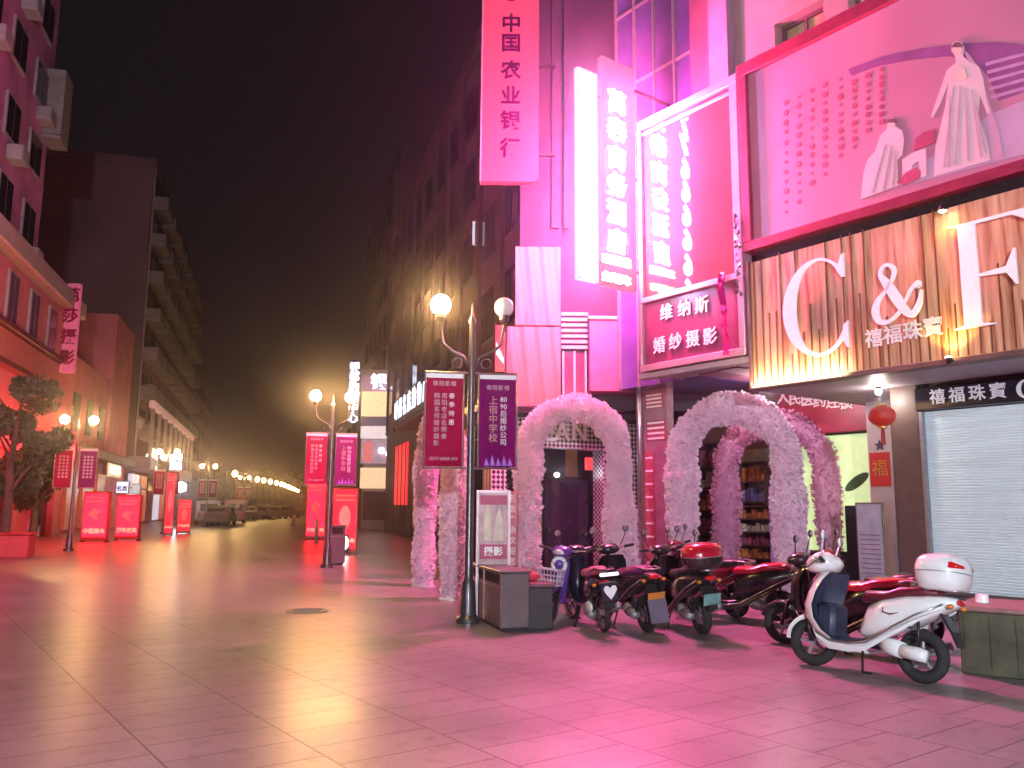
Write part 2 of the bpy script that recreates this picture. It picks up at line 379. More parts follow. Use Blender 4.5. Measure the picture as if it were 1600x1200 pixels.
# jewellery fascia strip
js=thing('fascia_sign','narrow black fascia with silver jewellery lettering above the shutter','sign',FA.o,FA.rz)
b=MB(); b.bbox(sx0,1.42,sz1+.01,7.5,1.6,sz1+.34,.01); b.build('panel',mat('black_gloss',(.015,.012,.02),.2,0,.2,4),js)
m_silver=mat('silver_letter',(.75,.75,.8),.3,.2,.05,8)
c0=FA.hit(1466,634,1.42); c1=FA.hit(1560,621,1.42)
for k,ch in enumerate('禧福珠寶'):
    x=c0[0]+(c1[0]-c0[0])*k/3; text('lettering',ch,.235,m_silver,js,(x,1.41,sz1+.17),off=.003,ext=.006)
cc=FA.hit(1596,615,1.42); 
def letter_C(mb,cx,cz,w,h,y0,y1):
    # didone style C: thin ends, heavy left bowl
    pts=[]
    for a,wd in ((38,.10),(55,.05),(75,.045),(95,.05),(120,.10),(150,.19),(180,.235),(210,.19),(240,.10),(265,.05),(285,.045),(305,.05),(325,.07)):
        pts.append((cx+w/2*cos(R(a))*1.05,cz+h/2*sin(R(a)),wd*w))
    stroke(mb,pts,y0,y1)
    # serifs
    mb.prism([(cx+w*.40,cz+h*.26),(cx+w*.46,cz+h*.26),(cx+w*.46,cz+h*.50),(cx+w*.42,cz+h*.49),(cx+w*.36,cz+h*.40),(cx+w*.34,cz+h*.37)],y0-.001,y1)
    mb.prism([(cx+w*.40,cz-h*.24),(cx+w*.48,cz-h*.20),(cx+w*.48,cz-h*.48),(cx+w*.445,cz-h*.47),(cx+w*.38,cz-h*.385)],y0-.001,y1)
b=MB(); letter_C(b,cc[0]+.1,sz1+.17,.24,.26,1.40,1.415); b.build('lettering',m_silver,js)

# ---- C&F board
cb=thing('jewellery_sign','wood striped jewellery sign with big white C and F letters','sign',FA.o,FA.rz)
BZ0=FA.hit(1178,607,0)[1]; BZ1=FA.hit(1176,410,0)[1]
mw=bpy.data.materials.new('striped_wood'); mw.use_nodes=True; t=mw.node_tree; p=t.nodes['Principled BSDF']
tc=t.nodes.new('ShaderNodeTexCoord'); mp=t.nodes.new('ShaderNodeMapping'); mp.inputs['Scale'].default_value=(9,9,.55); t.links.new(tc.outputs['Object'],mp.inputs[0])
n=t.nodes.new('ShaderNodeTexNoise'); n.inputs['Scale'].default_value=1.6; n.inputs['Detail'].default_value=6; t.links.new(mp.outputs[0],n.inputs[0])
rp=t.nodes.new('ShaderNodeValToRGB'); e=rp.color_ramp.elements; e[0].position=.32; e[0].color=(.28,.085,.045,1); e[1].position=.66; e[1].color=(.64,.38,.25,1); q=rp.color_ramp.elements.new(.46); q.color=(.52,.24,.15,1)
t.links.new(n.outputs[0],rp.inputs[0]); t.links.new(rp.outputs[0],p.inputs['Base Color']); p.inputs['Roughness'].default_value=.45
b=MB(); b.box(.06,.0,BZ0+.05,7.0,.12,BZ1); 
b.build('panel',mw,cb)
b=MB()
random.seed(3)
x=.12
while x<7: 
    b.box(x,-.012,BZ0+.06,x+.018,-.001,BZ0+.06+(BZ1-BZ0)*random.choice([1,.98,.3,.2,.55,.35])-.02); x+=random.uniform(.09,.17)
b.build('batten',mat('dark_batten',(.16,.05,.02),.5,0,.3,5),cb)
b=MB(); b.bbox(.0,-.05,BZ0-.03,7.0,.15,BZ0+.045,.008); b.bbox(0,-.05,BZ0+.046,.058,.15,BZ1+.02,.008); b.build('frame',m_brown,cb)
# letters
f=lambda px,py: FA.hit(px,py,-.06)
l0=f(1237,500); l1=f(1330,500); lt=f(1285,405)[1]; lb_=f(1290,553)[1]
b=MB(); letter_C(b,(l0[0]+l1[0])/2,(lt+lb_)/2,(l1[0]-l0[0])*.98,(lt-lb_),-.10,-.06); b.build('letter_c',m_letter,cb)
# ampersand
a0=f(1367,470)[0]; a1=f(1445,470)[0]; at_=f(1395,412)[1]; ab=f(1395,504)[1]
aw=a1-a0; ah=at_-ab
A=lambda u,v,wd:(a0+u*aw,ab+v*ah,wd*aw)
b=MB(); stroke(b,[A(.97,.45,.04),A(.90,.22,.10),A(.76,.08,.13),A(.62,.17,.17),A(.46,.40,.20),A(.30,.66,.17),A(.17,.84,.09),A(.22,.96,.07),A(.34,.99,.07),A(.45,.90,.09),A(.43,.77,.07),A(.31,.60,.05),A(.10,.42,.10),A(.02,.24,.15),A(.09,.06,.12),A(.27,.02,.08),A(.47,.12,.06),A(.66,.34,.06),A(.78,.50,.07),A(.93,.59,.09)],-.10,-.06)
b.ell((a0+.90*aw,-.08,ab+.55*ah),(.09*aw,.018,.07*ah),12,8); b.build('letter_ampersand',m_letter,cb)
# F
s0=f(1503,430)[0]; s1=f(1531,430)[0]; ft=f(1500,352)[1]; fb=f(1512,514)[1]; fh=ft-fb; sw_=s1-s0
b=MB(); y0,y1=-.10,-.06
b.prism([(s0,fb+.03*fh),(s0-sw_*.55,fb+.012*fh),(s0-sw_*.55,fb),(s1+sw_*.75,fb),(s1+sw_*.75,fb+.012*fh),(s1,fb+.03*fh),(s1,fb+.48*fh),(s1,ft-.03*fh),(s0,ft-.03*fh)],y0,y1)
b.prism([(s0,ft-.03*fh),(s0-sw_*.6,ft-.012*fh),(s0-sw_*.6,ft),(s1+sw_*3.6,ft),(s1+sw_*3.6,ft-.33*fh),(s1+sw_*3.45,ft-.33*fh),(s1+sw_*2.9,ft-.12*fh),(s1+sw_*2.0,ft-.03*fh),(s1,ft-.03*fh)],y0-.001,y1-.001)
b.prism([(s1,fb+.49*fh),(s1,fb+.465*fh),(s1+sw_*1.5,fb+.45*fh),(s1+sw_*1.95,fb+.33*fh),(s1+sw_*2.05,fb+.33*fh),(s1+sw_*2.05,fb+.66*fh),(s1+sw_*1.95,fb+.66*fh),(s1+sw_*1.5,fb+.51*fh)],y0,y1)
b.build('letter_f',m_letter,cb)
c0=f(1365,530); c1=f(1457,512)
for k,ch in enumerate('禧福珠寶'):
    x=c0[0]+(c1[0]-c0[0])*k/3; text('lettering',ch,.27,m_silver,cb,(x,-.05,c0[1]*(1-k/3)+c1[1]*k/3),off=.004,ext=.008)
# lit strip under the left end, and two small spotlights
m_strip=quiet(mat('warm_strip',(.8,.6,.3),.5,emit=(1,.75,.4),es=1.2))
b=MB(); b.box(.08,-.055-.03,BZ0+.0,1.6,-.055,BZ0+.02); b.build('led_strip',m_strip,cb)
lamp('strip_light','AREA',(.85,-.13,BZ0+.03),17,(1,.72,.42),cb,rot=(R(180-28),0,0),size=1.6,size_y=.05)
def spotlight(px,py,label,en,up=True):
    q=FA.hit(px,py,-.2); s_=thing('spotlight',label,'spotlight',FA.world(q[0],-.16,q[1]),FA.rz,None)
    b=MB(); b.tube([(0,.12,0),(0,.0,0)],.012,8); b.build('bracket',m_darkmetal,s_)
    b=MB(); b.lathe([(.025,-.05),(.045,0),(.05,.03)],14,Matrix.Rotation(0 if up else pi,4,'X')); b.build('housing',m_darkmetal,s_,True)
    sg=1 if up else -1
    b=MB(); b.lathe([(.046,.031*sg),(.03,.045*sg),(0.0,.05*sg)],14); b.build('lens',quiet(mat('warm_lens',(1,.8,.3),.3,emit=(1,.8,.3),es=30)),s_)
    lamp('spot_bulb','SPOT',(0,0,.07*sg),en,(1,.68,.15),s_,rot=((R(180-14)) if up else R(14),0,0),size=.03,spot=R(110))
spotlight(1480,562,'small warm spotlight shining up at the bottom of the wooden sign',16)
spotlight(1470,325,'small warm spotlight below the picture billboard frame',3,False)

# ---- picture billboard
pb=thing('picture_billboard','wide pink wedding picture billboard above the wooden jewellery sign','billboard',FA.o,FA.rz)
PZ0=FA.hit(1172,392,0)[1]; PZ1=FA.hit(1150,110,0)[1]
X0=FA.hit(1160,250,0)[0]; X1=7.0
mfr=mat('crimson_frame',(.30,.03,.07),.35,.2,.2,5)
b=MB(); b.bbox(X0,-.08,PZ0-.02,X1,.2,PZ0+.13,.01); b.bbox(X0,-.08,PZ1-.2,X1,.2,PZ1+.02,.01); b.bbox(X0,-.08,PZ0+.131,X0+.17,.2,PZ1-.201,.01); b.build('frame',mfr,pb)
b=MB(); b.box(X0+.12,.1,BZ1+.003,X1,.18,PZ0-.021); b.build('backing',m_darkmetal,pb)
b=MB(); b.box(X0+.171,.0,PZ0+.131,X1,.1,PZ1-.201); pic=b.build('picture',mat('picture_paper',(.42,.15,.24),.5,0,.16,.6),pb)
h=lambda px,py,w=0: FA.hit(px,py,w)
def ppoly(name,pts,m,k=0):
    b=MB(); b.prism([h(*q,-.003) for q in pts],-.008-.003*k,-.0005); return b.build(name,m,pic)
m_pw=mat('print_white',(.60,.38,.44),.5,0,.08,3); m_pd=mat('print_plum',(.22,.06,.18),.5,0,.2,3); m_pr=mat('print_red',(.36,.05,.11),.5,0,.2,3); m_pg=mat('print_lilac',(.42,.25,.38),.5,0,.1,2)
ppoly('printed_roof',[(1325,108),(1380,88),(1440,76),(1500,68),(1560,66),(1600,70),(1640,80),(1640,130),(1560,158),(1545,120),(1520,92),(1480,88),(1420,94),(1370,104),(1330,118)],m_pd)
for k in range(5):
    ppoly('printed_rib',[(1540+k*2,98+13*k),(1640,72+13*k),(1640,77+13*k),(1541+k*2,103+13*k)],mat('print_mauve',(.42,.2,.36),.5),1)
ppoly('printed_dais',[(1345,305),(1400,292),(1420,262),(1470,240),(1545,180),(1640,140),(1640,230),(1500,268),(1420,288)],m_pg)
# seated bride and standing bride silhouettes
ppoly('printed_gown',[(1488,68),(1495,64),(1503,66),(1507,74),(1505,88),(1514,96),(1530,104),(1536,120),(1541,150),(1548,175),(1543,178),(1532,150),(1528,180),(1545,225),(1548,250),(1460,276),(1462,230),(1478,165),(1482,130),(1468,165),(1458,185),(1455,182),(1468,145),(1480,110),(1494,98),(1493,88),(1487,80)],m_pw,2)
ppoly('printed_gown',[(1388,190),(1394,184),(1399,190),(1400,198),(1410,204),(1413,220),(1410,242),(1402,250),(1404,290),(1345,312),(1350,270),(1356,250),(1368,236),(1376,212),(1386,202)],m_pw,2)
ppoly('printed_chair',[(1410,250),(1425,240),(1447,232),(1448,275),(1440,278),(1436,252),(1426,258),(1420,284),(1412,286)],m_pw,3)
ppoly('printed_cushion',[(1432,216),(1445,206),(1461,202),(1462,222),(1445,230),(1428,236)],m_pr,3)
ppoly('printed_cushion',[(1402,286),(1416,270),(1432,262),(1440,268),(1436,280),(1412,290)],m_pr,4)
m_skin=mat('print_skin',(.62,.40,.36),.5,0,.1,4); m_hair=mat('print_hair',(.16,.06,.08),.5,0,.2,4); m_fold=mat('print_fold',(.46,.26,.34),.5,0,.1,3)
for cx_,cy_,r_ in ((1497,77,9),(1394,194,7)):
    ppoly('printed_face',[(cx_+r_*.75*cos(a*pi/6),cy_+r_*sin(a*pi/6)) for a in range(12)],m_skin,4)
    ppoly('printed_hair',[(cx_+r_*.95*cos(a*pi/8),cy_-r_*.25-r_*.95*sin(a*pi/8)) for a in range(9)],m_hair,5)
for seg in ([(1493,105),(1500,103),(1507,107),(1512,122),(1500,128),(1489,120)],): ppoly('printed_shoulders',seg,m_skin,4)
for x0_,y0_,x1_,y1_ in ((1490,135,1474,262),(1500,135,1492,258),(1508,138,1512,252),(1518,140,1532,246),(1384,225,1362,302),(1392,228,1380,297),(1399,235,1394,290),(1484,150,1482,262),(1524,160,1540,240)):
    ppoly('printed_fold',[(x0_,y0_),(x0_+1.5,y0_),(x1_+3,y1_),(x1_,y1_)],m_fold,4)
ppoly('printed_veil',[(1506,78),(1514,84),(1530,110),(1560,200),(1568,246),(1549,250),(1541,150),(1530,104),(1514,96)],mat('print_veil',(.48,.24,.36),.5,0,.1,3),1)
random.seed(5)
bd=MB()
for c in range(8):
    x=1228+c*(21 if c<4 else 22)-c*.6
    n_=12-(c//2)
    for r in range(n_):
        y=160-c*9+r*(15.5-c*.55)+random.uniform(-1,1)
        if y>344-(x-1228)*.3: continue
        q=h(x,y,-.003); rr=random.uniform(.022,.05)
        bd.prism([(q[0]+rr*cos(a*pi/4),q[1]+rr*sin(a*pi/4)) for a in range(8)],-.006,-.0005)
bd.build('printed_dots',m_pr,pic)
# ---- glass hotel board
gb=thing('glass_board','glossy pink glass board left of the picture billboard','sign board',FA.o,FA.rz)
HX0=FA.hit(1001,400,0)[0]; HX1=X0-.03; HZ0=FA.hit(1000,583,0)[1]; HZm=FA.hit(1003,476,0)[1]; HZ1=FA.hit(1001,192,0)[1]
mgl=mat('pink_glass',(.15,.05,.055),.03,0,.12,1.0,spec=.5,coat=.3)
mgl.node_tree.nodes['Principled BSDF'].inputs['Coat IOR'].default_value=1.5; mgl.node_tree.nodes['Principled BSDF'].inputs['Coat Roughness'].default_value=.03
b=MB(); b.box(HX0+.1,.02,HZm+.1,HX1-.16,.1,HZ1-.16); b.build('glass_panel',mgl,gb)
mfp=mat('pink_frame',(.55,.28,.38),.3,.3,.1,5)
b=MB(); b.bbox(HX0,-.06,HZm+.0,HX1,.2,HZm+.099,.01); b.bbox(HX0,-.06,HZ1-.16,HX1,.2,HZ1,.01); b.bbox(HX0,-.06,HZm+.1,HX0+.1,.2,HZ1-.161,.01); b.bbox(HX1-.16,-.06,HZm+.1,HX1,.2,HZ1-.161,.01)
b.bbox(HX0+.1,-.03,HZ1-.30,HX1-.161,.015,HZ1-.24,.008)
b.build('frame',mfp,gb)
wb=thing('wedding_photo_sign','dark plum wedding photography sign with white characters under the glass board','sign',FA.o,FA.rz)
b=MB(); b.box(HX0+.06,.02,HZ0+.12,HX1-.12,.1,HZm-.003); b.build('panel',mat('plum_panel',(.20,.035,.09),.3,0,.15,3),wb)
b=MB(); b.bbox(HX0,-.06,HZ0,HX1,.2,HZ0+.119,.01); b.bbox(HX0,-.06,HZ0+.12,HX0+.059,.2,HZm-.003,.01); b.bbox(HX1-.119,-.06,HZ0+.12,HX1,.2,HZm-.003,.01); b.build('frame',mfp,wb)
for s_,pts in (('维纳斯',[(1042,489),(1070,483),(1097,478)]),('婚纱摄影',[(1031,541),(1056,535),(1083,531),(1110,527)])):
    for ch,q in zip(s_,pts):
        c=h(*q,.01); text('lettering',ch,.31,m_letter,wb,(c[0],.0,c[1]),off=.002,ext=.012)
# red ribbon garland over the sign
rb=MB(); pr=[h(1127,428,-.12),h(1124,445,-.12),h(1128,470,-.12),h(1131,490,-.12),h(1130,512,-.12),h(1134,530,-.12),h(1133,556,-.12)]
for i in range(len(pr)-1):
    for k in range(6):
        u=k/6; x=pr[i][0]*(1-u)+pr[i+1][0]*u; z=pr[i][1]*(1-u)+pr[i+1][1]*u; 
        rb._a([(-.05,0,-.03),(.05,0,-.03),(.06,0,.03),(-.06,0,.03)],[(0,1,2,3)],Matrix.Translation((x,-.10,z))@Matrix.Rotation(random.uniform(-1,1),4,'Z')@Matrix.Rotation(random.uniform(-.6,.6),4,'Y'))
ro=rb.build('tinsel_garland',mat('magenta_foil',(.8,.02,.3),.2,.6,.2,10)); tag(ro,'magenta tinsel garland hanging over the wedding photography sign','garland'); ro.location=FA.o; ro.rotation_euler=(0,0,FA.rz)
# silver tinsel on the frame between boards
rb=MB()
for k in range(46):
    z=HZm-.3+k*.03+random.uniform(-.02,.02); 
    rb._a([(-.03,0,-.035),(.03,0,-.035),(.012,0,.04),(-.012,0,.04)],[(0,1,2,3)],Matrix.Translation((HX1-.06+random.uniform(-.03,.05),-.1,z))@Matrix.Rotation(random.uniform(-1.5,1.5),4,'Z')@Matrix.Rotation(random.uniform(-.9,.9),4,'Y'))
ro=rb.build('tinsel_garland',mat('silver_foil',(.8,.7,.78),.15,.9,.1,10)); tag(ro,'silver tinsel garland on the post between the glass board and billboards','garland'); ro.location=FA.o; ro.rotation_euler=(0,0,FA.rz)
# ---- canopy (soffits)
cn=thing('canopy','flat canopy soffit jutting out beneath the wooden jewellery sign','canopy',FA.o,FA.rz)
msf=mat('soffit',(.30,.24,.29),.5,.1,.12,2)
b=MB(); b.box(.02,.15,BZ0-.02,7.0,1.41,BZ0+.12); b.box(.02,1.42,BZ0-.02,cx0,RW-.005,BZ0+.12); b.build('soffit',msf,cn)
cn=thing('canopy','flat grey canopy soffit under the plum wedding photography sign','canopy',FA.o,FA.rz)
b=MB(); b.box(HX0-.05,.2,HZ0-.02,HX1+.02,RW-.3,HZ0+.1); b.bbox(HX0-.08,-.02,HZ0-.12,HX1+.05,.18,HZ0-.021,.01); b.build('soffit',msf,cn)
# small soffit bulb
q=FA.hit(1373,622,1.2); bl=thing('ceiling_bulb','small bright bulb under the canopy above the red lantern','bulb',FA.world(q[0],1.2,BZ0-.02),FA.rz)
b=MB(); b.ell((0,0,-.07),(.05,.05,.05)); b.build('globe',quiet(mat('bulb',(1,1,.9),.3,emit=(1,.95,.8),es=8)),bl); b=MB(); b.lathe([(.03,-.03),(.04,0)],10); b.build('socket',m_black,bl)
lamp('bulb_light','POINT',(0,0,-.18),9,(1,.93,.8),bl,size=.06)
q=FA.hit(1126,600,.6); bl2=thing('ceiling_bulb','small white bulb under the grey canopy of the wedding photography sign','bulb',FA.world(q[0],1.9,HZ0-.02),FA.rz)
b=MB(); b.ell((0,0,-.07),(.045,.045,.045)); b.build('globe',quiet(mat('bulb',(1,1,.9),.3)),bl2); b=MB(); b.lathe([(.03,-.03),(.04,0)],10); b.build('socket',m_black,bl2)
lamp('bulb_light','POINT',(0,.0,-.25),30,(1,.72,.80),bl2,size=.12)
# lantern
q=FA.hit(1378,650,.9); ln=thing('red_lantern','round red lantern hanging below the canopy','lantern',FA.world(q[0],.9,q[1]),0)
b=MB(); rr=.19
for_r=[]
for i in range(15):
    a=-pi/2+pi*i/14; for_r.append([(max(cos(a),.25)*rr*(1+.03*(k%2))*cos(2*pi*k/32),max(cos(a),.25)*rr*(1+.03*(k%2))*sin(2*pi*k/32),.155*sin(a)) for k in range(32)])
b.loft(for_r); b.build('body',mat('lantern_silk',(.35,.012,.006),.5,emit=(1,.03,.005),es=.05),ln,True)
b=MB(); b.lathe([(.08,.155),(.08,.18)],16); b.lathe([(.07,-.18),(.07,-.155)],16); b.build('cap',mat('gold',(.6,.4,.1),.4,.5),ln)
b=MB(); b.tube([(0,0,.18),(0,0,BZ0-q[1]-.02)],.006,6); b.build('cord',m_black,ln)
b=MB()
for k in range(10): b.tube([(.02*cos(k),.02*sin(k),-.18),(.03*cos(k),.03*sin(k),-.42)],.005,5)
b.build('tassel',m_redpaint,ln)
# ---- red shop fascia with white characters, in the recess
rf=thing('red_fascia','dull red shop fascia with pale characters behind the pink arches','sign',FA.o,FA.rz)
fz0=2.95; fz1=FA.hit(1280,612,RW-.2)[1]+.1
b=MB(); b.bbox(-2.0,RW-.25,fz0,pxa-.02,RW-.03,fz1,.01); b.build('panel',mat('red_fascia',(.35,.03,.06),.4,0,.15,3),rf)
c0=FA.hit(1224,622,RW-.25); c1=FA.hit(1322,630,RW-.25)
for k,ch in enumerate('人民医药连锁'):
    u=k/5; text('lettering',ch,.30,m_letter,rf,(c0[0]*(1-u)+c1[0]*u,RW-.262,c0[1]*(1-u)+c1[1]*u),off=.005,ext=.006)
# ---- recessed shop interior things: shelves with goods, glass door
def shelf(px0,px1,py0,py1,w,label,cols,seed):
    random.seed(seed); q0=FA.hit(px0,py1,w); q1=FA.hit(px1,py0,w); W_=q1[0]-q0[0]; z1=max(q1[1],1.2)
    s_=thing('display_shelf',label,'shelf',FA.world(q0[0],w,0),FA.rz)
    b=MB(); b.box(0,0,0,.04,.35,z1); b.box(W_-.04,0,0,W_,.35,z1); b.box(.04,.31,0,W_-.04,.35,z1); n=6
    for k in range(n+1): b.box(.04,0,k*(z1-.03)/n,W_-.04,.305,k*(z1-.03)/n+.03)
    b.build('rack',m_brown,s_)
    for k in range(n):
        b=MB(); x=.07
        while x<W_-.12:
            ww=random.uniform(.05,.12); hh=random.uniform(.1,(z1/n)*.75); b.bbox(x,.04,k*(z1-.03)/n+.032,x+ww,.2,k*(z1-.03)/n+.03+hh,.008); x+=ww+random.uniform(.01,.04)
        b.build('goods',cols[k%len(cols)],s_)
    return s_
mg1=mat('goods_orange',(.5,.18,.05),.5,0,.5,14); mg2=mat('goods_pale',(.5,.45,.35),.5,0,.5,14); mg3=mat('goods_blue',(.15,.15,.35),.5,0,.5,14); mg4=mat('goods_plum',(.25,.06,.12),.5,0,.5,14)
shelf(1040,1060,700,900,2.6,'goods shelf seen between the striped shopfront and the arch',[mg1,mg4,mg2],1)
shelf(1092,1130,690,900,3.3,'orange goods shelf seen through the near pink arch',[mg1,mg2,mg4],2)
shelf(1158,1195,720,900,3.4,'pale goods shelf deep inside the arch opening',[mg2,mg3,mg1],4)
# olive roller blind on the recess wall
q0=FA.hit(1150,800,RW); q1=FA.hit(1212,690,RW)
b=MB(); b.box(q0[0]-.2,RW-.02,1.6,q1[0],RW-.004,2.75); sc=b.build('roller_blind',mat('olive_blind',(.32,.28,.22),.7,0,.2,4)); tag(sc,'olive roller blind seen through the pink arch','blind'); sc.location=FA.o; sc.rotation_euler=(0,0,FA.rz)
shelf(1140,1212,790,900,3.1,'low shelf of packets under the olive blind inside the arch opening',[mg4,mg2,mg1],8)
# violet standing poster between the arches
q0=FA.hit(1205,880,2.1); q1=FA.hit(1233,760,2.1)
vp=thing('roll_up_banner','violet and orange roll up banner standing between the pink arches','banner',FA.world(q0[0],2.1),FA.rz)
b=MB(); b.box(0,0,.05,.42,.015,q1[1]); b.build('sheet',mat('violet_print',(.35,.18,.5),.5,0,.3,3,emit=(.4,.2,.7),es=.08),vp)
b=MB(); b.ell((.2,-.008,q1[1]-.35),(.15,.008,.16)); b.build('printed_flower',mat('orange_print',(.7,.35,.1),.5),vp)
b=MB(); b.bbox(-.03,-.06,0,.45,.08,.05,.01); b.build('base',m_steel,vp)
# pier with notices at the left end under the wedding sign
pr=thing('notice_pier','tiled pier with red notices left of the pink arch','pier',FA.o,FA.rz)
q0=FA.hit(1003,800,1.5); q1=FA.hit(1045,800,1.5)
b=MB(); b.box(q0[0],1.5,0,q1[0],1.69,HZ0-.03); b.build('wall',mat('pink_tile',(.34,.2,.23),.5,0,.2,5),pr)
for (a,b0,c,d) in ((1008,612,1036,640),(1010,655,1040,690),(1009,705,1022,890)):
    u=FA.hit(a,d,1.49); v=FA.hit(c,b0,1.49); bb=MB(); bb.box(u[0],1.485,max(u[1],.2),v[0],1.497,v[1]); no=bb.build('notice',mat('notice_red',(.4,.08,.12),.5,0,.3,12),pr)
    bb=MB(); n=4 if c-a>15 else 9
    for k in range(n): 
        z=v[1]-(k+.5)*(v[1]-max(u[1],.2))/n; bb.box(u[0]+.04,1.480,z-.02,v[0]-.04,1.484,z+.02)
    bb.build('writing',m_letter,no)
# grey downpipe
q=FA.hit(999,700,1.3); dp=thing('downpipe','grey steel downpipe at the right edge of the checkered shopfront','pipe',FA.world(q[0],1.3),0)
b=MB(); b.tube([(0,0,0),(0,0,6.5)],.055,14); b.build('pipe',m_steel,dp,True)
b=MB(); 
for z in (1,2.6,4.2,5.8): b.torus((0,0,z),.06,.012,16,6,ax='Z')
b.build('clamp',m_greymetal,dp,True)

# ---- neon hotel sign, projecting at right angles to the facade
ng=thing('neon_hotel_sign','tall glowing pink neon hotel sign with white characters','neon sign',FA.o,FA.rz)
nx=-2.42+ (HX0+2.32)
wc=lambda px: None
def wfor(px,py,x):
    # depth w on plane local x = const
    d=ray(px,py); c=Vector((0,0,1.5)); t=((FA.o-c).dot(FA.ux)+x)/d.dot(FA.ux); p=c+d*t; return ((p-FA.o).dot(FA.uy),p.z)
nx=HX0-.12
wt,zt=wfor(965,100,nx); wb_,zb=wfor(965,452,nx); wl=wfor(938,300,nx)[0]; wr=wfor(990,300,nx)[0]
m_np=quiet(mat('neon_bloom_backing',(.02,.005,.012),.8,spec=0,emit=(1,.30,.55),es=.2))  # pink panel glow stands in for bloom round the letters
m_nl=mat('neon_letter',(1,1,1),.4,emit=(1,.09,.34),es=480)
m_ny=quiet(mat('neon_yellow',(1,.9,.5),.4,emit=(1,.75,.3),es=12))
b=MB(); b.bbox(nx-.07,wl,zb,nx+.07,wr,zt,.02); b.build('panel',m_np,ng)
for k,(ch,py) in enumerate(zip('萬泰商务酒店',(162,205,249,291,334,379))):
    w_,z_=wfor(965,py,nx+.1); text('lettering',ch,.46,m_nl,ng,(nx+.075,w_,z_),face='+x',off=.012,ext=.02)
    text('lettering',ch,.46,m_nl,ng,(nx-.075,w_,z_),face='-x',off=.012,ext=.02)
for s_,py in (('欢迎光临','408'),('免费停车','436')):
    w_,z_=wfor(965,int(py),nx+.1); text('lettering',s_,.17,m_ny,ng,(nx+.075,w_,z_),face='+x',off=.007,ext=.02)
b=MB(); b.torus((nx,(wl+wr)/2,zt-.22),.12,.03,20,8,ax='X'); b.prism([(0,0)]*0+[( .0,.0),(.1,.0),(.05,.1)],0,.01,Matrix.Translation((nx-.08,(wl+wr)/2,zt-.25))@Matrix.Rotation(pi/2,4,'Z')); b.build('emblem',quiet(mat('neon_dim',(1,.6,.7),.4,emit=(1,.5,.6),es=.5)),ng)
b=MB()
for z in (zb+.4,(zb+zt)/2,zt-.4): b.tube([(nx,wr,z),(nx,w0+.1,z)],.03,8)
b.build('bracket',m_darkmetal,ng)
# number sign
nn=thing('neon_number_sign','blue white glowing number sign beside the pink hotel sign','neon sign',FA.o,FA.rz)
w1,zt2=wfor(918,112,nx); _,zb2=wfor(918,440,nx); wa=wfor(900,300,nx)[0]; wbb=wfor(932,300,nx)[0]
b=MB(); b.bbox(nx-.06,wa,zb2,nx+.06,wbb,zt2,.02); b.build('panel',quiet(mat('number_halo_backing',(.012,.012,.02),.8,spec=0,emit=(.36,.46,1),es=.62)),nn)  # bluish panel glow stands in for the halo round the digits
m_nb=mat('neon_blue_white',(1,1,1),.4,emit=(.50,.52,1),es=70)
for ch,py in zip('77666666',(132,168,209,248,289,331,374,417)):
    w_,z_=wfor(917,py,nx+.1); text('lettering',ch,.55,m_nb,nn,(nx+.065,w_,z_),face='+x',off=.02,ext=.02,sx=.85); text('lettering',ch,.55,m_nb,nn,(nx-.065,w_,z_),face='-x',off=.02,ext=.02,sx=.85)
b=MB()
for z in (zb2+.4,zt2-.4): b.tube([(nx,wbb,z),(nx,wl,z)],.02,8)
b.build('bracket',m_darkmetal,nn)
zc=(zb+zt)/2; H=(zt-zb)
# ================================================================ corner building with the checkered shop
SD=R(15.9)  # street runs this far left of straight ahead
FB=Frame(.0,17.0,R(26.5))
FR=Frame(*( (lambda d:(d*cos(SD),d*sin(SD)))(7.0) ), SD-pi/2)   # right street facade; local x runs towards the camera
ck=bpy.data.materials.new('checker'); ck.use_nodes=True; t=ck.node_tree; p=t.nodes['Principled BSDF']
tc=t.nodes.new('ShaderNodeTexCoord'); ch_=t.nodes.new('ShaderNodeTexChecker'); ch_.inputs['Scale'].default_value=14.3; ch_.inputs['Color1'].default_value=(.55,.5,.52,1); ch_.inputs['Color2'].default_value=(.03,.02,.03,1)
mp=t.nodes.new('ShaderNodeMapping'); mp.inputs['Location'].default_value=(.013,.031,.017); mp.inputs['Rotation'].default_value=(0,R(45),0)
t.links.new(tc.outputs['Object'],mp.inputs[0]); t.links.new(mp.outputs[0],ch_.inputs[0]); t.links.new(ch_.outputs[0],p.inputs['Base Color']); p.inputs['Roughness'].default_value=.3
cs=thing('checkered_shop','black and white checkered jeans shopfront behind the pink arch','shop',FB.o,FB.rz)
Lx=3.15
b=MB(); b.box(-.45,0,0,-.1,.4,3.35); b.box(Lx-.95,0,0,Lx,.4,3.35); b.box(-.1,0,2.75,Lx-.95,.4,3.35); b.build('tiled_front',ck,cs)
b=MB(); b.bbox(-.9,-.45,3.36,Lx+.15,.5,3.52,.02); b.build('cornice',m_darkmetal,cs)
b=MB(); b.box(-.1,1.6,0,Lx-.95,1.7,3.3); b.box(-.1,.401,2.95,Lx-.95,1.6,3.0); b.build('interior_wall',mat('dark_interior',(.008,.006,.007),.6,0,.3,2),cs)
b=MB(); b.box(-.1,.5,.05,.0,.55,2.7); b.box(.45,.5,.05,.5,.55,2.7); b.box(1.05,.5,.05,1.12,.55,2.7); b.box(-.1,.5,2.1,2.2,.55,2.16); b.build('door_frame',m_darkmetal,cs)
b=MB(); b.box(1.12,.52,.05,2.15,.54,2.1); b.build('glass_door',m_glassdark,cs)
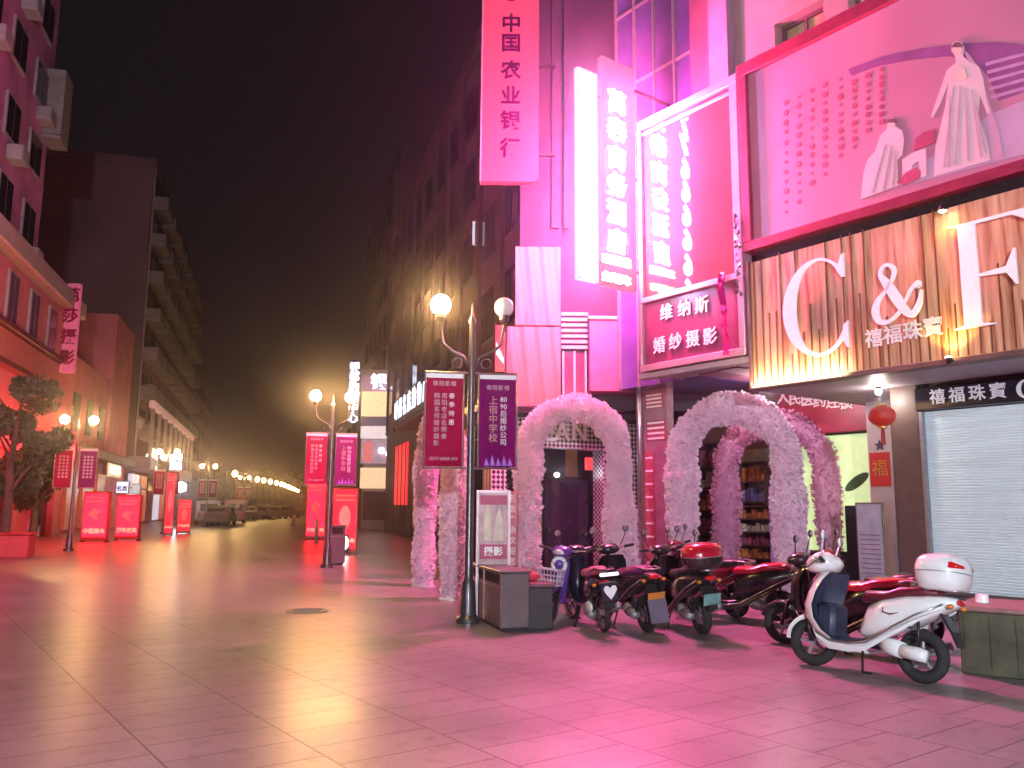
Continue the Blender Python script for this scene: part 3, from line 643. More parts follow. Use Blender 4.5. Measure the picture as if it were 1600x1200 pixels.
for (px,s_) in ((842,'J'),(858,'E'),(878,'A'),(905,'N'),(953,'S')):
    q=FB.hit(px,676,-.03); text('lettering',s_,.52,m_letter,cs,(q[0],-.03,q[1]),off=.012,ext=.015)
# rack with clothes goods in the doorway, lit interior bits
rk=thing('clothes_rack','clothes rack with blue jeans inside the checkered shop doorway','clothes rack',FB.world(.35,.9),FB.rz)
b=MB(); b.tube([(0,0,0),(0,0,2.0),(.95,0,2.0),(.95,0,0)],.02,8); b.build('frame',m_steel,rk)
random.seed(11)
for k in range(7):
    b=MB(); x=.1+k*.12; b.loft([[(x-.02,-.22,z),(x+.03,-.22,z),(x+.03+.01*sin(z*9),.2,z),(x-.02,.2,z)] for z in (.7,1.2,1.7,1.93)]); b.build('garment',[mg3,mg1,mat('denim',(.12,.14,.3),.8),mg4][k%4],rk)
b=MB(); q=FB.hit(921,725,.9); b.bbox(q[0]-.14,.8,q[1]-.14,q[0]+.14,.88,q[1]+.14,.01); rs=b.build('exit_light',quiet(mat('red_box',(.6,.05,.05),.4,emit=(1,.05,.06),es=.6))); tag(rs,'small glowing red light box inside the checkered shop','light box'); rs.location=FB.o; rs.rotation_euler=(0,0,FB.rz)
b=MB(); q=FB.hit(870,742,1.0); b.ell((q[0],1.0,q[1]),(.06,.06,.05)); gl=b.build('shop_bulb',quiet(mat('bulb2',(1,1,.7),.3,emit=(1,.9,.6),es=8))); tag(gl,'small warm bulb glowing inside the checkered shop','bulb'); gl.location=FB.o; gl.rotation_euler=(0,0,FB.rz)
lamp('shop_light','POINT',(q[0],.75,2.3),4,(.7,.75,1),cs,size=.1)
q=FB.hit(837,755,.35); b=MB(); b.box(q[0]-.05,.34,.9,q[0]+.09,.38,2.35); lb=b.build('light_tube',quiet(mat('green_tube',(.6,1,.8),.4,emit=(.55,.85,.65),es=.9))); tag(lb,'pale green light strip just inside the left leg of the middle arch','light'); lb.location=FB.o; lb.rotation_euler=(0,0,FB.rz)

# corner building upper part: pink cloth panels, louvre, windows
cbld=thing('corner_building','purple lit corner building behind the bank sign and neon signs','building')
def YB(px,py,Y): v=at(px,py,Y); return (v.x,v.z)
Yc=17.3
xL=at(812,500,Yc).x; xP=at(876,500,Yc).x; xR=at(1075,500,Yc).x
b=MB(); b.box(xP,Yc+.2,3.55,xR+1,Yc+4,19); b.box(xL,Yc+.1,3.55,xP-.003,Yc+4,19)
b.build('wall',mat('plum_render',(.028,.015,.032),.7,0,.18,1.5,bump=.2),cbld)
zl=[]
b=MB(); q0=YB(877,545,Yc); q1=YB(918,470,Yc+.1)
for k in range(7):
    z=q0[1]+k*.12; b.box(q0[0],Yc-.02-.0*k,z,q1[0],Yc+.19,z+.07)
b.build('louvre',m_stone,cbld)
q0=YB(880,620,Yc+.1); q1=YB(915,548,Yc+.1)
b=MB(); b.box(q0[0],Yc+.1,q0[1],q1[0],Yc+.19,q1[1]); wn=b.build('window',mat('maroon_glass',(.16,.02,.06),.2),cbld)
b=MB(); 
for x in (q0[0],(q0[0]+q1[0])/2,q1[0]): b.box(x-.02,Yc+.06,q0[1],x+.02,Yc+.098,q1[1])
b.build('frame',m_greymetal,wn)
# dark red blind hoarding right of it
b=MB(); q0=YB(921,612,Yc-.3); q1=YB(997,500,Yc-.3); b.bbox(q0[0],Yc-.3,q0[1],q1[0],Yc+.19,q1[1],.02); b.build('hoarding',mat('maroon_panel',(.30,.07,.13),.5,0,.15,4),cbld)
b=MB(); b.bbox(q0[0]-.02,Yc-.36,q1[1]+.0,q1[0],Yc+.19,q1[1]+.07,.01); b.build('ledge',m_stone,cbld)
# vertical ribs up the wall
for px,c in ((868,.08),(885,.05),(1010,.05)):
    x=at(px,200,Yc).x; b=MB(); b.box(x-c,Yc+.02,7.5,x+c,Yc+.098,19); b.build('rib',mat('plum_render',(.13,.07,.12)),cbld)
# awning rising over the shop (white fabric)
aw=thing('awning','pale fabric awning folded above the checkered shopfront','awning',FB.o,FB.rz)
b=MB(); b.loft([[(x,-.5,3.55),(x,-.25,3.75+.12*sin(x*2)),(x,.1,4.0+.1*sin(x*3)),(x,.35,4.05),(x,.36,3.53)] for x in [1.2+.2*k for k in range(11)]],True,True); b.build('fabric',mat('awning_pink',(.6,.45,.45),.7,0,.1,4),aw,True,40)
# pink cloth panels
m_cloth=mat('pink_cloth',(.34,.14,.11),.7,0,.05,3)
for (a,b0,c,d,lab) in ((805,386,876,508,'upper pale pink cloth panel on the corner building'),(791,511,876,634,'lower wider pale pink cloth panel above the arch')):
    q0=YB(a,d,Yc-.25); q1=YB(c,b0,Yc-.25); o=thing('cloth_panel',lab,'cloth panel',((q0[0]+q1[0])/2,Yc-.25,q0[1]),0,'pink cloth panels')
    w_=(q1[0]-q0[0])/2; hgt=q1[1]-q0[1]; bb=MB(); N=40; M_=6; vs=[];fs=[]
    for j in range(M_+1):
        for i in range(N+1):
            x=-w_+2*w_*i/N; vs.append((x,.012*sin(x*19+j*.3)+.008*sin(x*41+1.3*j),hgt*j/M_))
    for j in range(M_):
        for i in range(N): a_=j*(N+1)+i; fs.append((a_,a_+1,a_+N+2,a_+N+1))
    bb._a(vs,fs); bb.build('cloth',m_cloth,o,True)
    bb=MB(); bb.box(-w_,.03,0,w_,.08,.04); bb.box(-w_,.03,hgt-.04,w_,.08,hgt); bb.box(-w_,.03,.041,-w_+.04,.08,hgt-.041); bb.box(w_-.04,.03,.041,w_,.08,hgt-.041); bb.box(-.1,.03,.041,-.06,.08,hgt-.041); bb.build('frame',m_darkmetal,o)
# small red flag between globe and cloth
q=at(781,530,16.2); fl=thing('red_flag','small red and white flag sticking up behind the street lamp globe','flag',(q.x,q.y,0),0)
b=MB(); b.box(-.09,0,4.15,.09,.01,at(781,508,16.2).z); b.build('cloth',m_redpaint,fl); b=MB(); b.prism([(-.07,4.5),(.08,4.3),(.08,4.42),(-.07,4.75)],-.004,-.001); b.build('printed_band',m_letter,fl); b=MB(); b.tube([(.1,0,0),(.1,0,4.95)],.012,6); b.build('pole',m_steel,fl)

# bank sign
q0=at(752,286,16.6); q1=at(841,286,16.6)
bs=thing('bank_sign','tall pink vertical bank sign with dark characters','sign',((q0.x+q1.x)/2,16.6,0),0)
hw=(q1.x-q0.x)/2; zb_=q0.z; zt_=13.2
pts=[(-hw,zb_),(hw-.1,zb_),(hw-.04,zb_+.03),(hw,zb_+.1),(hw,zt_),(-hw,zt_)]
b=MB(); b.prism(pts,-.1,.1); b.build('panel',mat('bank_panel',(.20,.035,.05),.7,0,.05,1,spec=.2,emit=(1,.07,.16),es=.17),bs)
b=MB(); b.box(-hw-.03,-.11,zb_-.005,-hw-.001,.11,zt_); b.build('edge_trim',m_greymetal,bs)
m_ink=mat('bank_ink',(.03,.002,.03),.9,spec=0)
cxs=at(798,150,16.6).x-(q0.x+q1.x)/2
for ch,py in zip('中国农业银行',(38,69,111,151,190,233)):
    z=at(798,py,16.5).z; text('lettering',ch,.44,m_ink,bs,(cxs,-.105,z),off=.012,ext=.004)
b=MB(); z=at(798,-12,16.5).z; b.torus((cxs,-.105,z),.17,.04,24,6); b.prism([(cxs-.04,z-.12),(cxs+.04,z-.12),(cxs+.04,z+.12),(cxs-.04,z+.12)],-.12,-.101); b.build('emblem',m_ink,bs)
b=MB()
for z in (zb_+.6,zb_+2.6,zb_+4.6): b.box(hw,-.04,z,hw+.35,.04,z+.06)
b.build('bracket',m_darkmetal,bs)

# bank building: right street facade
def FRx(Y): # local x for a depth along the street facade
    d=Y; v=Vector((0,0,0)); # world point on facade with world Y=d
    X=(7.0-sin(SD)*d)/cos(SD); return (Vector((X,d,0))-FR.o).dot(FR.ux)
bb_=thing('bank_building','dark plum bank building along the right side of the street','building',FR.o,FR.rz)
xa,xb=FRx(54),FRx(20)
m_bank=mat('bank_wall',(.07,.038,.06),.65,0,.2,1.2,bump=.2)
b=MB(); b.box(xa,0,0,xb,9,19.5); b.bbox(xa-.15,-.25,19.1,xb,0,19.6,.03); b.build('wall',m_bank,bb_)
nb=11
for k in range(nb):
    x=xa+.8+k*(xb-xa-1.2)/nb
    for fl in range(4):
        z=7.2+fl*3.0; f=MB(); f.box(x,-.05,z,x+1.7,-.003,z+1.9); fo=f.build('window',mat('bank_frame',(.04,.028,.036),.5),bb_); g_=MB(); g_.box(x+.07,-.065,z+.07,x+.81,-.051,z+1.83); g_.box(x+.89,-.065,z+.07,x+1.63,-.051,z+1.83); g_.build('pane',m_glassdark,fo)
    b=MB(); b.box(x-.42,-.14,6.0,x-.2,-.004,19.08); b.build('pilaster',m_bank,bb_)
# white tube light on the facade
q=FR.hit(738,364,-.3); o=thing('tube_light','vertical white tube light on the dark bank building','tube light',FR.world(q[0],-.25,q[1]),FR.rz)
b=MB(); b.tube([(0,0,-.45),(0,0,.45)],.05,10); b.build('tube',quiet(mat('tube_white',(.8,.8,.9),.4,emit=(.8,.8,1),es=.25)),o); b=MB(); b.box(-.05,.05,-.48,.05,.25,.48); b.build('bracket',m_greymetal,o)
# ground floor: canopy with white glowing characters, red storefront
cv=thing('lit_canopy','shop canopy edged with white glowing characters down the right side','canopy',FR.o,FR.rz)
x0,x1=FRx(42),FRx(30)
b=MB(); b.bbox(x0,-1.2,5.3,x1,-.003,5.55,.03); b.build('slab',m_brown,cv)
b=MB(); b.bbox(x0,-1.3,5.45,x1,-1.205,6.75,.01); b.build('fascia',mat('fascia_navy',(.05,.04,.09),.4),cv)
m_wl=quiet(mat('white_lit_letter',(1,1,1),.4,emit=(.72,.78,1),es=.8))
for k,ch in enumerate('时尚名店购物广场'):
    x=x0+.9+k*1.35; text('lettering',ch,1.0,m_wl,cv,(x,-1.32,6.1),off=.012,ext=.015)
sfr=thing('red_storefront','glowing red storefront under the lit canopy','shopfront',FR.o,FR.rz)
m_redlit=mat('red_lit',(.6,.05,.05),.5,0,.2,2,emit=(1,.02,.04),es=.4); 
b=MB(); b.box(FRx(49.5),-.08,1.6,FRx(45),-.01,5.0); b.build('light_panel',m_redlit,sfr)
b=MB()
for k in range(4): x=FRx(49.5)+k*1.4; b.box(x-.04,-.12,.3,x+.04,-.081,5.1)
b.build('mullion',m_darkmetal,sfr)
sfr2=thing('orange_storefront','dim orange lit shopfront behind the left pink arch','shopfront',FR.o,FR.rz)
b=MB(); b.box(FRx(43),-.08,.5,FRx(26),-.01,4.4); b.build('glass',mat('dim_orange',(.35,.15,.1),.4,0,.5,1,emit=(1,.2,.12),es=.05),sfr2)
b=MB()
for k in range(10): x=FRx(43)+k*1.8; b.box(x-.05,-.14,0,x+.05,-.081,4.6)
b.box(FRx(43),-.14,3.0,FRx(26),-.082,3.1); b.build('mullion',m_darkmetal,sfr2)

# far tower behind bank building
ft=thing('dark_tower','dark tower rising behind the bank building','building',FR.o,FR.rz)
b=MB(); b.box(FRx(76),.6,0,FRx(59),10,26.5); b.box(FRx(70),1.5,26.5,FRx(62),6,30); b.build('wall',mat('tower_wall',(.06,.05,.055),.7,0,.2,1),ft)
for k in range(5):
    for fl in range(5):
        x=FRx(75)+1+k*3; z=11.2+fl*3; f=MB(); f.box(x,.54,z,x+1.6,.597,z+1.6); f.build('window',m_glassdark,ft)
# far corner building with lit screens, facing us
Yf=56.0
fb=thing('lit_corner_shop','lit shop building at the far street corner with stacked glowing panels','building')
def pan(name,a,b0,c,d,m,dep=0,th=.15,par=None):
    q0=at(a,d,Yf+dep); q1=at(c,b0,Yf+dep); b=MB(); b.box(q0.x,Yf+dep,q0.z,q1.x,Yf+dep+th,q1.z); return b.build(name,m,par or fb)
q0=at(563,800,Yf); q1=at(632,580,Yf)
b=MB(); b.box(q0.x,Yf+.3,0,q1.x+1,Yf+8,q1.z); b.build('wall',mat('far_wall',(.3,.28,.32),.6),fb)
pan('parapet',562,578,632,586,m_greymetal)
pan('sign_band',564,587,630,611,quiet(mat('violet_band',(.3,.2,.3),.5,emit=(.5,.25,.42),es=.15)))
pan('light_panel',564,612,629,650,quiet(mat('peach_panel',(.8,.6,.4),.5,emit=(1,.66,.36),es=.36)))
pan('window',564,652,610,664,mat('far_glass',(.15,.13,.2),.2,emit=(.3,.25,.4),es=.1))
pan('light_panel',563,666,610,685,quiet(mat('white_panel',(.7,.7,.7),.5,emit=(.85,.78,.82),es=.28)))
w_=pan('shop_window',563,687,611,724,quiet(mat('shopglass',(.4,.3,.4),.4,0,.5,1.5,emit=(.6,.45,.6),es=.16)))
pan('mannequin_display',567,690,582,722,mat('far_red',(.4,.1,.1),.5,emit=(.8,.2,.2),es=.3),-.1,.05,w_); pan('lamp',592,700,600,708,quiet(mat('far_white',(1,1,1),.5,emit=(1,1,1),es=2)),-.1,.05,w_); pan('lamp',603,706,610,712,quiet(mat('far_white',(1,1,1))),-.1,.05,w_)
pan('light_panel',562,731,606,763,quiet(mat('cream_panel',(.8,.65,.4),.5,emit=(1,.72,.42),es=.3)))
pan('entrance',566,768,612,812,mat('far_dark',(.03,.03,.04),.4))
text('lettering','银',1.15,m_wl,fb,(at(592,598,Yf).x,Yf-.03,at(592,598,Yf).z),off=.03,ext=.02)
text('lettering','4',1.2,m_wl,fb,(at(620,598,Yf).x,Yf-.03,at(620,598,Yf).z),off=.03,ext=.02)
q=at(553,612,Yf-1); vs_=thing('vertical_neon_sign','vertical sign of white glowing characters beside the far lit corner shop','neon sign',(q.x,Yf-1,0))
b=MB(); b.box(-.3,0,at(553,662,Yf).z,.3,.1,at(553,566,Yf).z); b.build('panel',mat('fascia_navy',(.05,.04,.09)),vs_)
for ch,py in zip('银都购物中心',(575,590,606,622,638,654)): text('lettering',ch,.72,m_wl,vs_,(0,-.03,at(553,py,Yf-1).z),off=.02,ext=.02)
# aerial mast on top
q=at(604,565,Yf+2); ms=thing('roof_mast','thin mast on the roof of the far lit corner shop','mast',(q.x,Yf+2,0)); b=MB(); z0_=at(604,580,Yf+2).z-.3; b.tube([(0,0,z0_),(0,0,z0_+2.2)],.03,6); b.box(-.5,-.02,z0_+1.9,1.3,.02,z0_+1.95); b.build('pole',m_greymetal,ms)

# ================================================================ left side of the street
DL=10.0
FL=Frame(*( (lambda d:(-d*cos(SD),-d*sin(SD)))(DL) ), SD+pi/2)   # local x runs away from the camera, y into the left facade
def FLx(Y): X=-(DL+sin(SD)*Y)/cos(SD); return (Vector((X,Y,0))-FL.o).dot(FL.ux)
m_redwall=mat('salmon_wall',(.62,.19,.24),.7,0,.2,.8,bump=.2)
# near podium
pd=thing('podium_building','red lit low building at the left edge with balcony bands','building',FL.o,FL.rz)
x0,x1=FLx(18),FLx(40.5)
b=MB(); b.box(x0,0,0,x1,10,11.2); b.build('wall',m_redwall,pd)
b=MB(); b.bbox(x0,-.6,10.6,x1+.2,0,11.4,.05); b.build('eave',mat('eave_stone',(.45,.35,.36),.7),pd)
for k,(za,zb3) in enumerate(((8.0,8.25),(6.55,6.8))):
    b=MB(); b.bbox(x0,-.35,za,x1-2,-.003,zb3,.03); b.build('ledge',mat('maroon_ledge',(.16,.02,.04),.5),pd)
b=MB(); b.box(x0,-.15,6.85,x1-2,-.004,7.95); b.build('parapet',mat('coral_band',(.6,.16,.16),.6),pd)
for k in range(5):
    x=FLx(40)-2.6-k*3.0
    f=MB(); f.box(x-1.3,-.1,8.3,x,-.004,10.3); fo=f.build('window',m_stone,pd); g_=MB(); g_.box(x-1.2,-.12,8.4,x-.7,-.101,10.2); g_.box(x-.6,-.12,8.4,x-.1,-.101,10.2); g_.build('pane',mat('violet_pane',(.15,.08,.16),.2),fo)
for k in range(6):
    x=x1-1.2-k*3.2; b=MB(); b.box(x-.5,-.3,0,x,-.004,3.6); b.build('pillar',m_redwall,pd)
    b=MB(); b.box(x-2.8,-.06,.1,x-.6,-.005,3.2); b.build('shopfront',[m_glassdark,mat('red_dim_shop',(.25,.03,.04),.4,emit=(1,.05,.05),es=.10)][k%2],pd)
b=MB(); b.bbox(x0,-.8,3.65,x1,-.006,4.5,.03); b.build('fascia',mat('fascia_red_fill',(.5,.04,.04),.5,emit=(1,.012,.02),es=2.6),pd)  # red glow added to throw red light on the podium and paving
# tower above
tw=thing('near_tower','magenta lit tower block at the top left corner','building',FL.o,FL.rz)
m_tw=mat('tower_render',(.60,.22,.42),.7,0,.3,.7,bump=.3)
tx1=FLx(35.3)
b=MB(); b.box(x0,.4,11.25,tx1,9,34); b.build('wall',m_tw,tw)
for k in range(4):
    for fl in range(7):
        x=tx1-1.0-k*3.2; z=12.2+fl*3.1
        f=MB(); f.box(x-1.7,.3,z,x,.397,z+1.7); fo=f.build('window',m_stone,tw); g_=MB(); g_.box(x-1.6,.28,z+.1,x-.9,.299,z+1.6); g_.box(x-.8,.28,z+.1,x-.1,.299,z+1.6); g_.build('pane',m_glassdark,fo)
        if (k+fl)%2==0:
            f=MB(); f.bbox(x-1.1,-.2,z-.75,x-.2,.395,z-.15,.04); f.build('air_conditioner',m_stone,tw)
for z in (14.2,19.5): 
    f=MB(); f.bbox(tx1,.6,z,tx1+.9,1.4,z+1.6,.05); f.build('air_conditioner',m_concrete,tw)
b=MB(); b.box(tx1-1.0,-.35,17.5,tx1+.35,.395,20.5); b.box(tx1-1,-.35,17.3,tx1+.4,.397,17.45); b.build('balcony',m_concrete,tw)
q=at(38,53,35); b=MB(); b.ell((0,0,0),(.12,.12,.12),10,6); wl_=b.build('window_lamp',quiet(mat('warm_dot',(1,.7,.4),.5,emit=(1,.6,.3),es=5))); wl_.location=(FL.world(tx1+.25,.9,q.z)); tag(wl_,'tiny warm lamp high on the top left tower','lamp')
# wedding photo vertical sign (left)
q0=at(93,583,38.5); q1=at(129,444,38.5); vs2=thing('vertical_photo_sign','pink vertical photo studio sign with dark red characters on the left','sign',((q0.x+q1.x)/2,38.5,0))
hw=(q1.x-q0.x)/2-.05; b=MB(); b.bbox(-hw,-.15,q0.z,hw,.15,q1.z,.03); b.build('panel',mat('pink_sign',(.62,.25,.36),.5,0,.08,2,emit=(1,.12,.3),es=.10),vs2)
for k,ch in enumerate('芭莎摄影'): text('lettering',ch,.74,mat('crimson_ink',(.28,.005,.05),.5),vs2,(0,-.165,q1.z-.62-k*(q1.z-q0.z-.9)/3.4),off=.02,ext=.01)
b=MB(); b.box(-hw-.9,-.05,q1.z-.6,-hw,.05,q1.z-.5); b.box(-hw-.9,-.05,q0.z+.5,-hw,.05,q0.z+.6); b.build('bracket',m_darkmetal,vs2)
# red side block
rbk=thing('red_block','red lit plain block between the photo sign and the tall apartments','building',FL.o,FL.rz)
b=MB(); b.box(FLx(41),.2,0,FLx(52),9,9.2); b.box(FLx(52),.0,0,FLx(58.5),9,13.5); b.build('wall',m_redwall,rbk)
b=MB(); b.bbox(FLx(41),-.8,4.0,FLx(58),-.005,4.5,.04); b.build('canopy',m_concrete,rbk)
for k in range(4): b=MB(); x=FLx(42.5)+k*3.8; b.box(x,-.0,.2,x+2.6,.19,3.3); b.build('shopfront',mat('dim_orange',(.3,.1,.05)),rbk)
for k in range(3): b=MB(); x=FLx(43)+k*3.4; b.box(x,.1,5.3,x+1.5,.197,7.3); b.build('window',m_glassdark,rbk)
# tall apartments
ap=thing('apartment_block','tall dark apartment block with balconies down its street side','building',FL.o,FL.rz)
xa=FLx(61.5); xe=FLx(104); HT=27.6
m_ap=mat('apartment_wall',(.22,.13,.15),.75,0,.25,.35,bump=.2)
b=MB(); b.box(xa,0,0,xe,14,HT); b.bbox(xa-.2,-.2,HT+.003,xe,14,HT+.5,.05); b.build('wall',m_ap,ap)
for k in range(8):
    for fl in range(7):
        x=xa+1.2+k*5.0; z=6.6+fl*3.0
        f=MB(); f.bbox(x-.3,-1.1,z-.15,x+3.4,-.003,z+.85,.04); f.build('balcony',m_concrete,ap)
        f=MB(); f.box(x,-.05,z+.86,x+3.0,-.004,z+2.4); f.build('window',m_glassdark,ap)
random.seed(21)
for k in range(8):
    for fl in range(7):
        if random.random()<.6:
            x=xa+1.2+k*5.0+random.choice([3.55,-1.1]); z=6.6+fl*3.0+random.uniform(0,.9); f=MB(); f.bbox(x,-.4,z,x+.85,-.003,z+.6,.03); f.build('air_conditioner',m_stone,ap)
b=MB(); b.tube([(xa+.3,-.08,4),(xa+.3,-.08,HT)],.07,8); b.build('downpipe',m_stone,ap)
# canopy building at its foot
cy=thing('gallery_building','low gallery with a pale roof beam and columns under the apartment block','building',FL.o,FL.rz)
xg0=FLx(59); xg1=FLx(90)
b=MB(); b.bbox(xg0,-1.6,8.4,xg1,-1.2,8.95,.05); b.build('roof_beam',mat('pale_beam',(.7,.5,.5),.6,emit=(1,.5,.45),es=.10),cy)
for k in range(9): b=MB(); x=xg0+.5+k*3.9; b.box(x,-1.55,4.9,x+.3,-1.3,8.4); b.build('column',m_stone,cy)
b=MB(); b.bbox(xg0,-1.6,4.0,xg1,-.01,4.9,.04); b.build('floor_band',mat('lilac_band',(.5,.4,.45),.6),cy)
m_warm=quiet(mat('warm_letter',(1,.8,.5),.5,emit=(1,.7,.4),es=.9))
b=MB(); b.box(xg0+.2,-1.66,5.0,xg0+14,-1.62,5.5); b.build('light_strip',m_warm,cy)
for k in range(7):
    b=MB(); x=xg0+1+k*4.2; b.box(x,-.3,.2,x+3.4,-.02,3.7); b.build('shopfront',quiet([mat('shop_a',(.3,.25,.3),.4,0,.5,1,emit=(.8,.8,1),es=.25),mat('shop_b',(.3,.1,.1),.4,0,.5,1,emit=(1,.2,.15),es=.12),m_glassdark][k%3]),cy)
# bright shop signs
m_bw=quiet(mat('sign_bluewhite',(.8,.9,1),.5,emit=(.8,.9,1),es=1.0))
def box_sign(px0,py0,px1,py1,Y,label,m,txt=None,cat='light box'):
    q0=at(px0,py1,Y); q1=at(px1,py0,Y); o=thing('sign_box',label,cat,((q0.x+q1.x)/2,Y,0)); hw=(q1.x-q0.x)/2
    b=MB(); b.bbox(-hw,0,q0.z,hw,.2,q1.z,.02); b.build('case',m_greymetal,o)
    b=MB(); b.box(-hw+.04,-.01,q0.z+.04,hw-.04,-.002,q1.z-.04); b.build('face',m,o)
    b=MB(); b.box(-.04,.05,(q0.z+q1.z)/2-.04,.04,Y*0+1.5,(q0.z+q1.z)/2+.04); b.build('bracket',m_darkmetal,o)
    if txt: text('lettering',txt,(q1.z-q0.z)*.45,mat('sign_ink',(.05,.08,.3),.5),o,(0,-.02,(q0.z+q1.z)/2-.1),off=.01,ext=.01)
    return o
box_sign(226,709,247,735,62,'left of two blue white glowing sign boxes over the far shops',m_bw,'服饰')
box_sign(264,709,286,735,64,'right of two blue white glowing sign boxes over the far shops',m_bw,'广场')
box_sign(180,752,202,771,56,'low white glowing shop sign behind the red light boxes',quiet(mat('sign_dimwhite',(.7,.8,.9),.5,emit=(.7,.8,1),es=.5)),'名店')
box_sign(205,756,220,772,57,'small grey white shop sign behind the second red light box',quiet(mat('sign_dimgrey',(.7,.8,.9),.5,emit=(.6,.65,.7),es=.25)))
q=at(284,761,58); o=thing('floodlight','glaring cyan white floodlight low on the left side of the street','floodlight',(q.x,58,0)); b=MB(); b.ell((0,-.2,q.z),(.38,.1,.34),14,8); b.build('lens',mat('flood',(1,1,1),.5,emit=(.6,.95,1),es=22),o,True); b=MB(); b.bbox(-.42,-.1,q.z-.38,.42,.2,q.z+.38,.03); b.build('housing',m_darkmetal,o); b=MB(); b.tube([(0,.1,0),(0,.1,q.z-.3)],.06,8); b.build('post',m_darkmetal,o)
# gold lettering on dark shop (far left)
gs=thing('gold_shop_sign','small gold lit lettering above a dark shop on the left','sign',FL.world(FLx(50),-.85,0),FL.rz)
b=MB(); b.box(-2.4,0,3.1,2.4,.04,3.9); b.build('panel',m_black,gs); text('lettering','金店珠宝首饰',.62,m_warm,gs,(0,-.02,3.5),off=.01,ext=.01)
# far dark block at the street end and left far building
fe=thing('far_block','dark building further down the left side beyond the apartments','building',FL.o,FL.rz)
b=MB(); b.box(FLx(105),.8,0,FLx(150),14,21); b.build('wall',m_ap,fe)
for k in range(7):
    for fl in range(5): f=MB(); x=FLx(106)+k*6; f.box(x,.7,5+fl*3,x+3,.797,6.6+fl*3); f.build('window',m_glassdark,fe)
fe=thing('far_block','dark low building closing the far right end of the street','building',FR.o,FR.rz)
b=MB(); b.box(FRx(150),1.5,0,FRx(80),12,12); b.build('wall',mat('tower_wall',(.06,.05,.055)),fe)
for k in range(9):
    for fl in range(3): f=MB(); x=FRx(148)+k*7; f.box(x,1.4,4+fl*2.6,x+4,1.497,5.4+fl*2.6); f.build('window',m_glassdark,fe)
# ================================================================ street lamps with banners
m_bann=mat('banner_plum',(.34,.004,.055),.85,0,.2,2,spec=.05); m_bann2=mat('banner_violet',(.21,.004,.12),.85,0,.2,2,spec=.05)
m_btxt=mat('banner_text',(.62,.42,.5),.5); m_btxt2=mat('banner_gold',(.6,.34,.25),.5)
m_glow=mat('globe_lit',(1,.9,.7),.4,emit=(1,.58,.20),es=210)
m_glow2=mat('globe_lit_far',(1,.9,.7),.4,emit=(1,.60,.22),es=150)
m_globe=mat('globe_opal',(.75,.72,.70),.25,0,.04,4)
m_pole=mat('pole_paint',(.10,.09,.10),.3,.6,.2,6)
def lamp_post(label,loc,rz,lit=(1,1),detail=True,group='street lamps with banners',hz=4.26):
    o=thing('street_lamp',label,'street lamp',loc,rz,group)
    b=MB(); b.lathe([(.16,0),(.16,.06),(.11,.10),(.09,.5),(.07,.55),(.055,.6),(.05,3.0),(.04,4.0)],14); b.lathe([(.05,4.0),(.055,4.05),(.02,4.12),(.012,4.3)],10); b.build('pole',m_pole,o,True,40)
    for s,l in ((-1,lit[0]),(1,lit[1])):
        b=MB(); b.tube([(0,0,3.35),(s*.12,0,3.55),(s*.28,0,3.62),(s*.40,0,3.72),(s*.44,0,hz-.28),(s*.44,0,hz-.2)],[.022]*6,8); b.torus((s*.2,0,3.45),.07,.01,14,5); b.build('arm',m_pole,o,True)
        b=MB(); b.lathe([(.03,-.24),(.07,-.18),(.075,-.12),(.05,-.11)],12,Matrix.Translation((s*.44,0,hz))); b.build('lamp_holder',m_pole,o)
        b=MB(); b.ell((s*.44,0,hz),(.135,.135,.14),18,12); b.build('globe',(m_glow if detail else m_glow2) if l else m_globe,o,True)
    for s in (-1,1):
        x0,x1=(.10*s,.63*s); xa,xb=min(x0,x1),max(x0,x1)
        b=MB(); b.tube([(0,0,3.32),(x1,0,3.32)],.016,6); b.tube([(0,0,2.02),(x1,0,2.02)],.016,6); b.tube([(x0,0,2.0),(x0,0,3.34)],.012,6); b.tube([(x1,0,2.0),(x1,0,3.34)],.012,6); b.build('banner_frame',m_steel,o)
        b=MB(); b.box(xa+.015,-.006,2.04,xb-.015,.006,3.27); bn=b.build('banner',m_bann if s<0 else m_bann2,o)
        b=MB(); b.box(xa+.012,-.009,3.24,xb-.012,.009,3.30); b.build('hem',m_letter,bn)
        xm=(xa+xb)/2
        if s<0:
            if detail:
                text('lettering','南阳影楼',.075,m_btxt,bn,(xm,-.008,3.16),ext=.001,space=1.2)
                for k,w in enumerate(('韩国名师婚纱摄影','南阳老店名师亲拍','春季特惠')): 
                    for j,ch in enumerate(w[:7 if k else 8]): text('lettering',ch,.082,m_btxt if k<2 else m_letter,bn,(xm-.10+k*.10,-.008,2.99-j*(.092 if k<2 else .12)),ext=.001)
                text('lettering','0377-6068-093',.062,m_btxt,bn,(xm,-.008,2.14),ext=.001,shear=.2)
        else:
            if detail:
                text('lettering','南阳影楼',.075,m_btxt,bn,(xm,-.008,3.12),ext=.001,space=1.2)
                for j,ch in enumerate('上宿中学校'): text('lettering',ch,.125,m_btxt2,bn,(xm-.06,-.008,2.94-j*.128),ext=.001)
                for j,ch in enumerate(('80','90','后','婚','纱','公','司')): text('lettering',ch,.095,m_letter,bn,(xm+.08,-.008,2.96-j*.098),ext=.001)
                b=MB()
                for q in range(5): b.prism([(xm-.18+.08*q,2.06),(xm-.15+.08*q,2.16+.05*(q%2)),(xm-.11+.08*q,2.06)],-.009,-.007)
                b.build('printed_skyline',mat('violet_ink',(.3,.1,.6),.5),bn)
        if not detail:
            b=MB()
            for k in range(3):
                for j in range(7): b.box(xm-.14+k*.11,-.010,2.35+j*.11,xm-.07+k*.11,-.007,2.42+j*.11)
            b.build('lettering',m_btxt,bn)
    return o
P1=ground(731,973)
